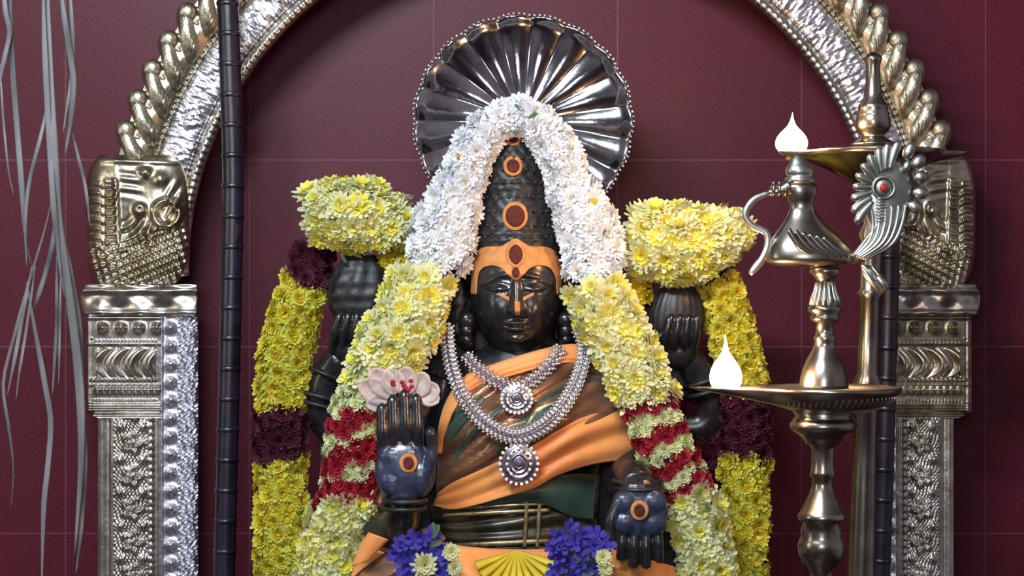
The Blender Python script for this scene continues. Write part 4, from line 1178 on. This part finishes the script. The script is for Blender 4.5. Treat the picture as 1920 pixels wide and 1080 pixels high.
# rear lamp: shallow bowl, spire, slim stem
RY = -.28
xr = lambda py: 1640-26*(py-270)/810
LR = thing('oil_lamp', (P(1612, 0, RY).x, RY, 0), 'brass oil lamp with slim spire and wide shallow dish, behind the peacock lamp', 'oil lamp')
mb = MB()
prof = [(98, 4), (104, 14), (110, 17), (116, 15), (124, 13), (150, 14), (172, 16), (186, 19), (196, 26), (204, 29), (207, 27), (213, 31), (216, 30), (222, 32), (236, 33), (246, 29), (254, 20), (258, 22), (263, 32), (268, 40), (272, 44)]
mb.lathe([(1637, a, b) for a, b in prof], RY, 40); mb.build('spire', M['lamp'], LR)
def spout2(a):
    d1 = (a-PI); d2 = min(a, 2*PI-a)
    return 1+.42*math.exp(-(d1/.2)**2)+.42*math.exp(-(d2/.13)**2)
bq = [(352, 22), (340, 44), (325, 72), (308, 100), (294, 120), (285, 129), (283, 127), (290, 110), (296, 70), (298, 5)]
mb = MB()
def b2(i, j):
    py, r = bq[i]; a = 2*PI*j/nb; sp = spout2(a); rr = r if r < 70 else r*(1+(sp-1)*min(1, (r-70)/50)); c = P(1637, py+(284-py)*.6*(sp-1), RY)
    return c+Vector((math.cos(a)*rr*K(RY), math.sin(a)*rr*K(RY), 0))
mb.grid(b2, len(bq), nb, cv=True, capu=True); mb.build('oil_dish', M['lamp'], LR)
prof = [(348, 22), (356, 30), (364, 24), (380, 18), (420, 18), (440, 26), (456, 20), (540, 19), (550, 26), (560, 18), (700, 19), (720, 28), (735, 20), (900, 22), (1000, 24), (1100, 26), (1400, 26)]
mb = MB(); mb.lathe([(xr(a), a, b) for a, b in prof], RY, 32); mb.build('lamp_stem', M['lamp'], LR)
zb = P(0, 1400, RY).z; cxr = P(xr(1400), 0, RY).x
mb = MB(); rings = [[Vector((cxr+r*math.cos(2*PI*j/40), RY+r*math.sin(2*PI*j/40), z)) for j in range(40)] for (z, r) in ((zb+.01, .024), (.4, .03), (.2, .04), (.1, .08), (.05, .09), (0, .11))]
mb.grid(lambda i, j: rings[i][j], len(rings), 40, cv=True, capu=True); mb.build('lamp_base', M['lamp'], LR)
flame(LR, 1484, 287, RY, 31, 76, 2, 6.0)

# ------------------------------------------------------------------ hanging fibre streamers
STR = thing('fibre_tassel', P(90, -60, -.3), 'frayed grey white fibre tassel hanging in front of the wall at far left', 'tassel')
strands = [([(88, -60), (92, 80), (96, 200), (103, 320), (107, 400), (118, 480), (136, 600), (150, 740), (152, 860), (146, 960), (140, 1040)], 9),
           ([(80, -60), (84, 100), (92, 250), (100, 380), (112, 500), (122, 560)], 6),
           ([(18, -60), (22, 100), (32, 240), (40, 340), (48, 450), (60, 500)], 6),
           ([(108, -60), (122, 40), (133, 110), (138, 160), (132, 230), (122, 290)], 6),
           ([(98, 370), (84, 430), (66, 490), (46, 560), (24, 640), (6, 720), (16, 800), (25, 880), (20, 960)], 3.5),
           ([(92, 170), (80, 240), (62, 310), (52, 360), (47, 420), (50, 500)], 4),
           ([(50, 530), (64, 610), (84, 720), (95, 790), (90, 870), (82, 950), (78, 1100)], 5.5),
           ([(106, 480), (106, 600), (102, 680), (98, 740)], 3.5), ([(114, 500), (112, 620), (110, 720)], 2.5),
           ([(128, -60), (136, 60), (135, 140), (124, 210), (118, 250)], 4), ([(0, 120), (6, 220), (16, 320), (26, 365)], 2.5),
           ([(4, -60), (10, 20), (18, 60), (8, 110), (-6, 180)], 5), ([(136, 250), (148, 300), (160, 350), (168, 420)], 3.5),
           ([(160, 780), (160, 880), (154, 970), (148, 1030), (142, 1076)], 4), ([(60, 500), (44, 580), (30, 660), (14, 740)], 4),
           ([(66, 500), (52, 600), (36, 700), (30, 750)], 3), ([(104, 400), (96, 470), (70, 560), (50, 600)], 5),
           ([(118, 430), (134, 520), (148, 600), (156, 700)], 5)]
for pts, w in strands:
    mb = MB(); q, L = smooth_path(pts, 26); m = len(q)
    yb = -.3+random.uniform(-.02, .02)
    R = [w*S*.91*min(1, .25+3*i/m)*min(1, .2+3*(m-1-i)/m) for i in range(m)]
    mb.tube([P(a, b, yb+.004*math.sin(i*.6)) for i, (a, b) in enumerate(q)], R, 8, flat=.25, up=(0, 1, 0))
    mb.build('fibre_strand', M['fibre'], STR)
print('objects', len(bpy.data.objects))
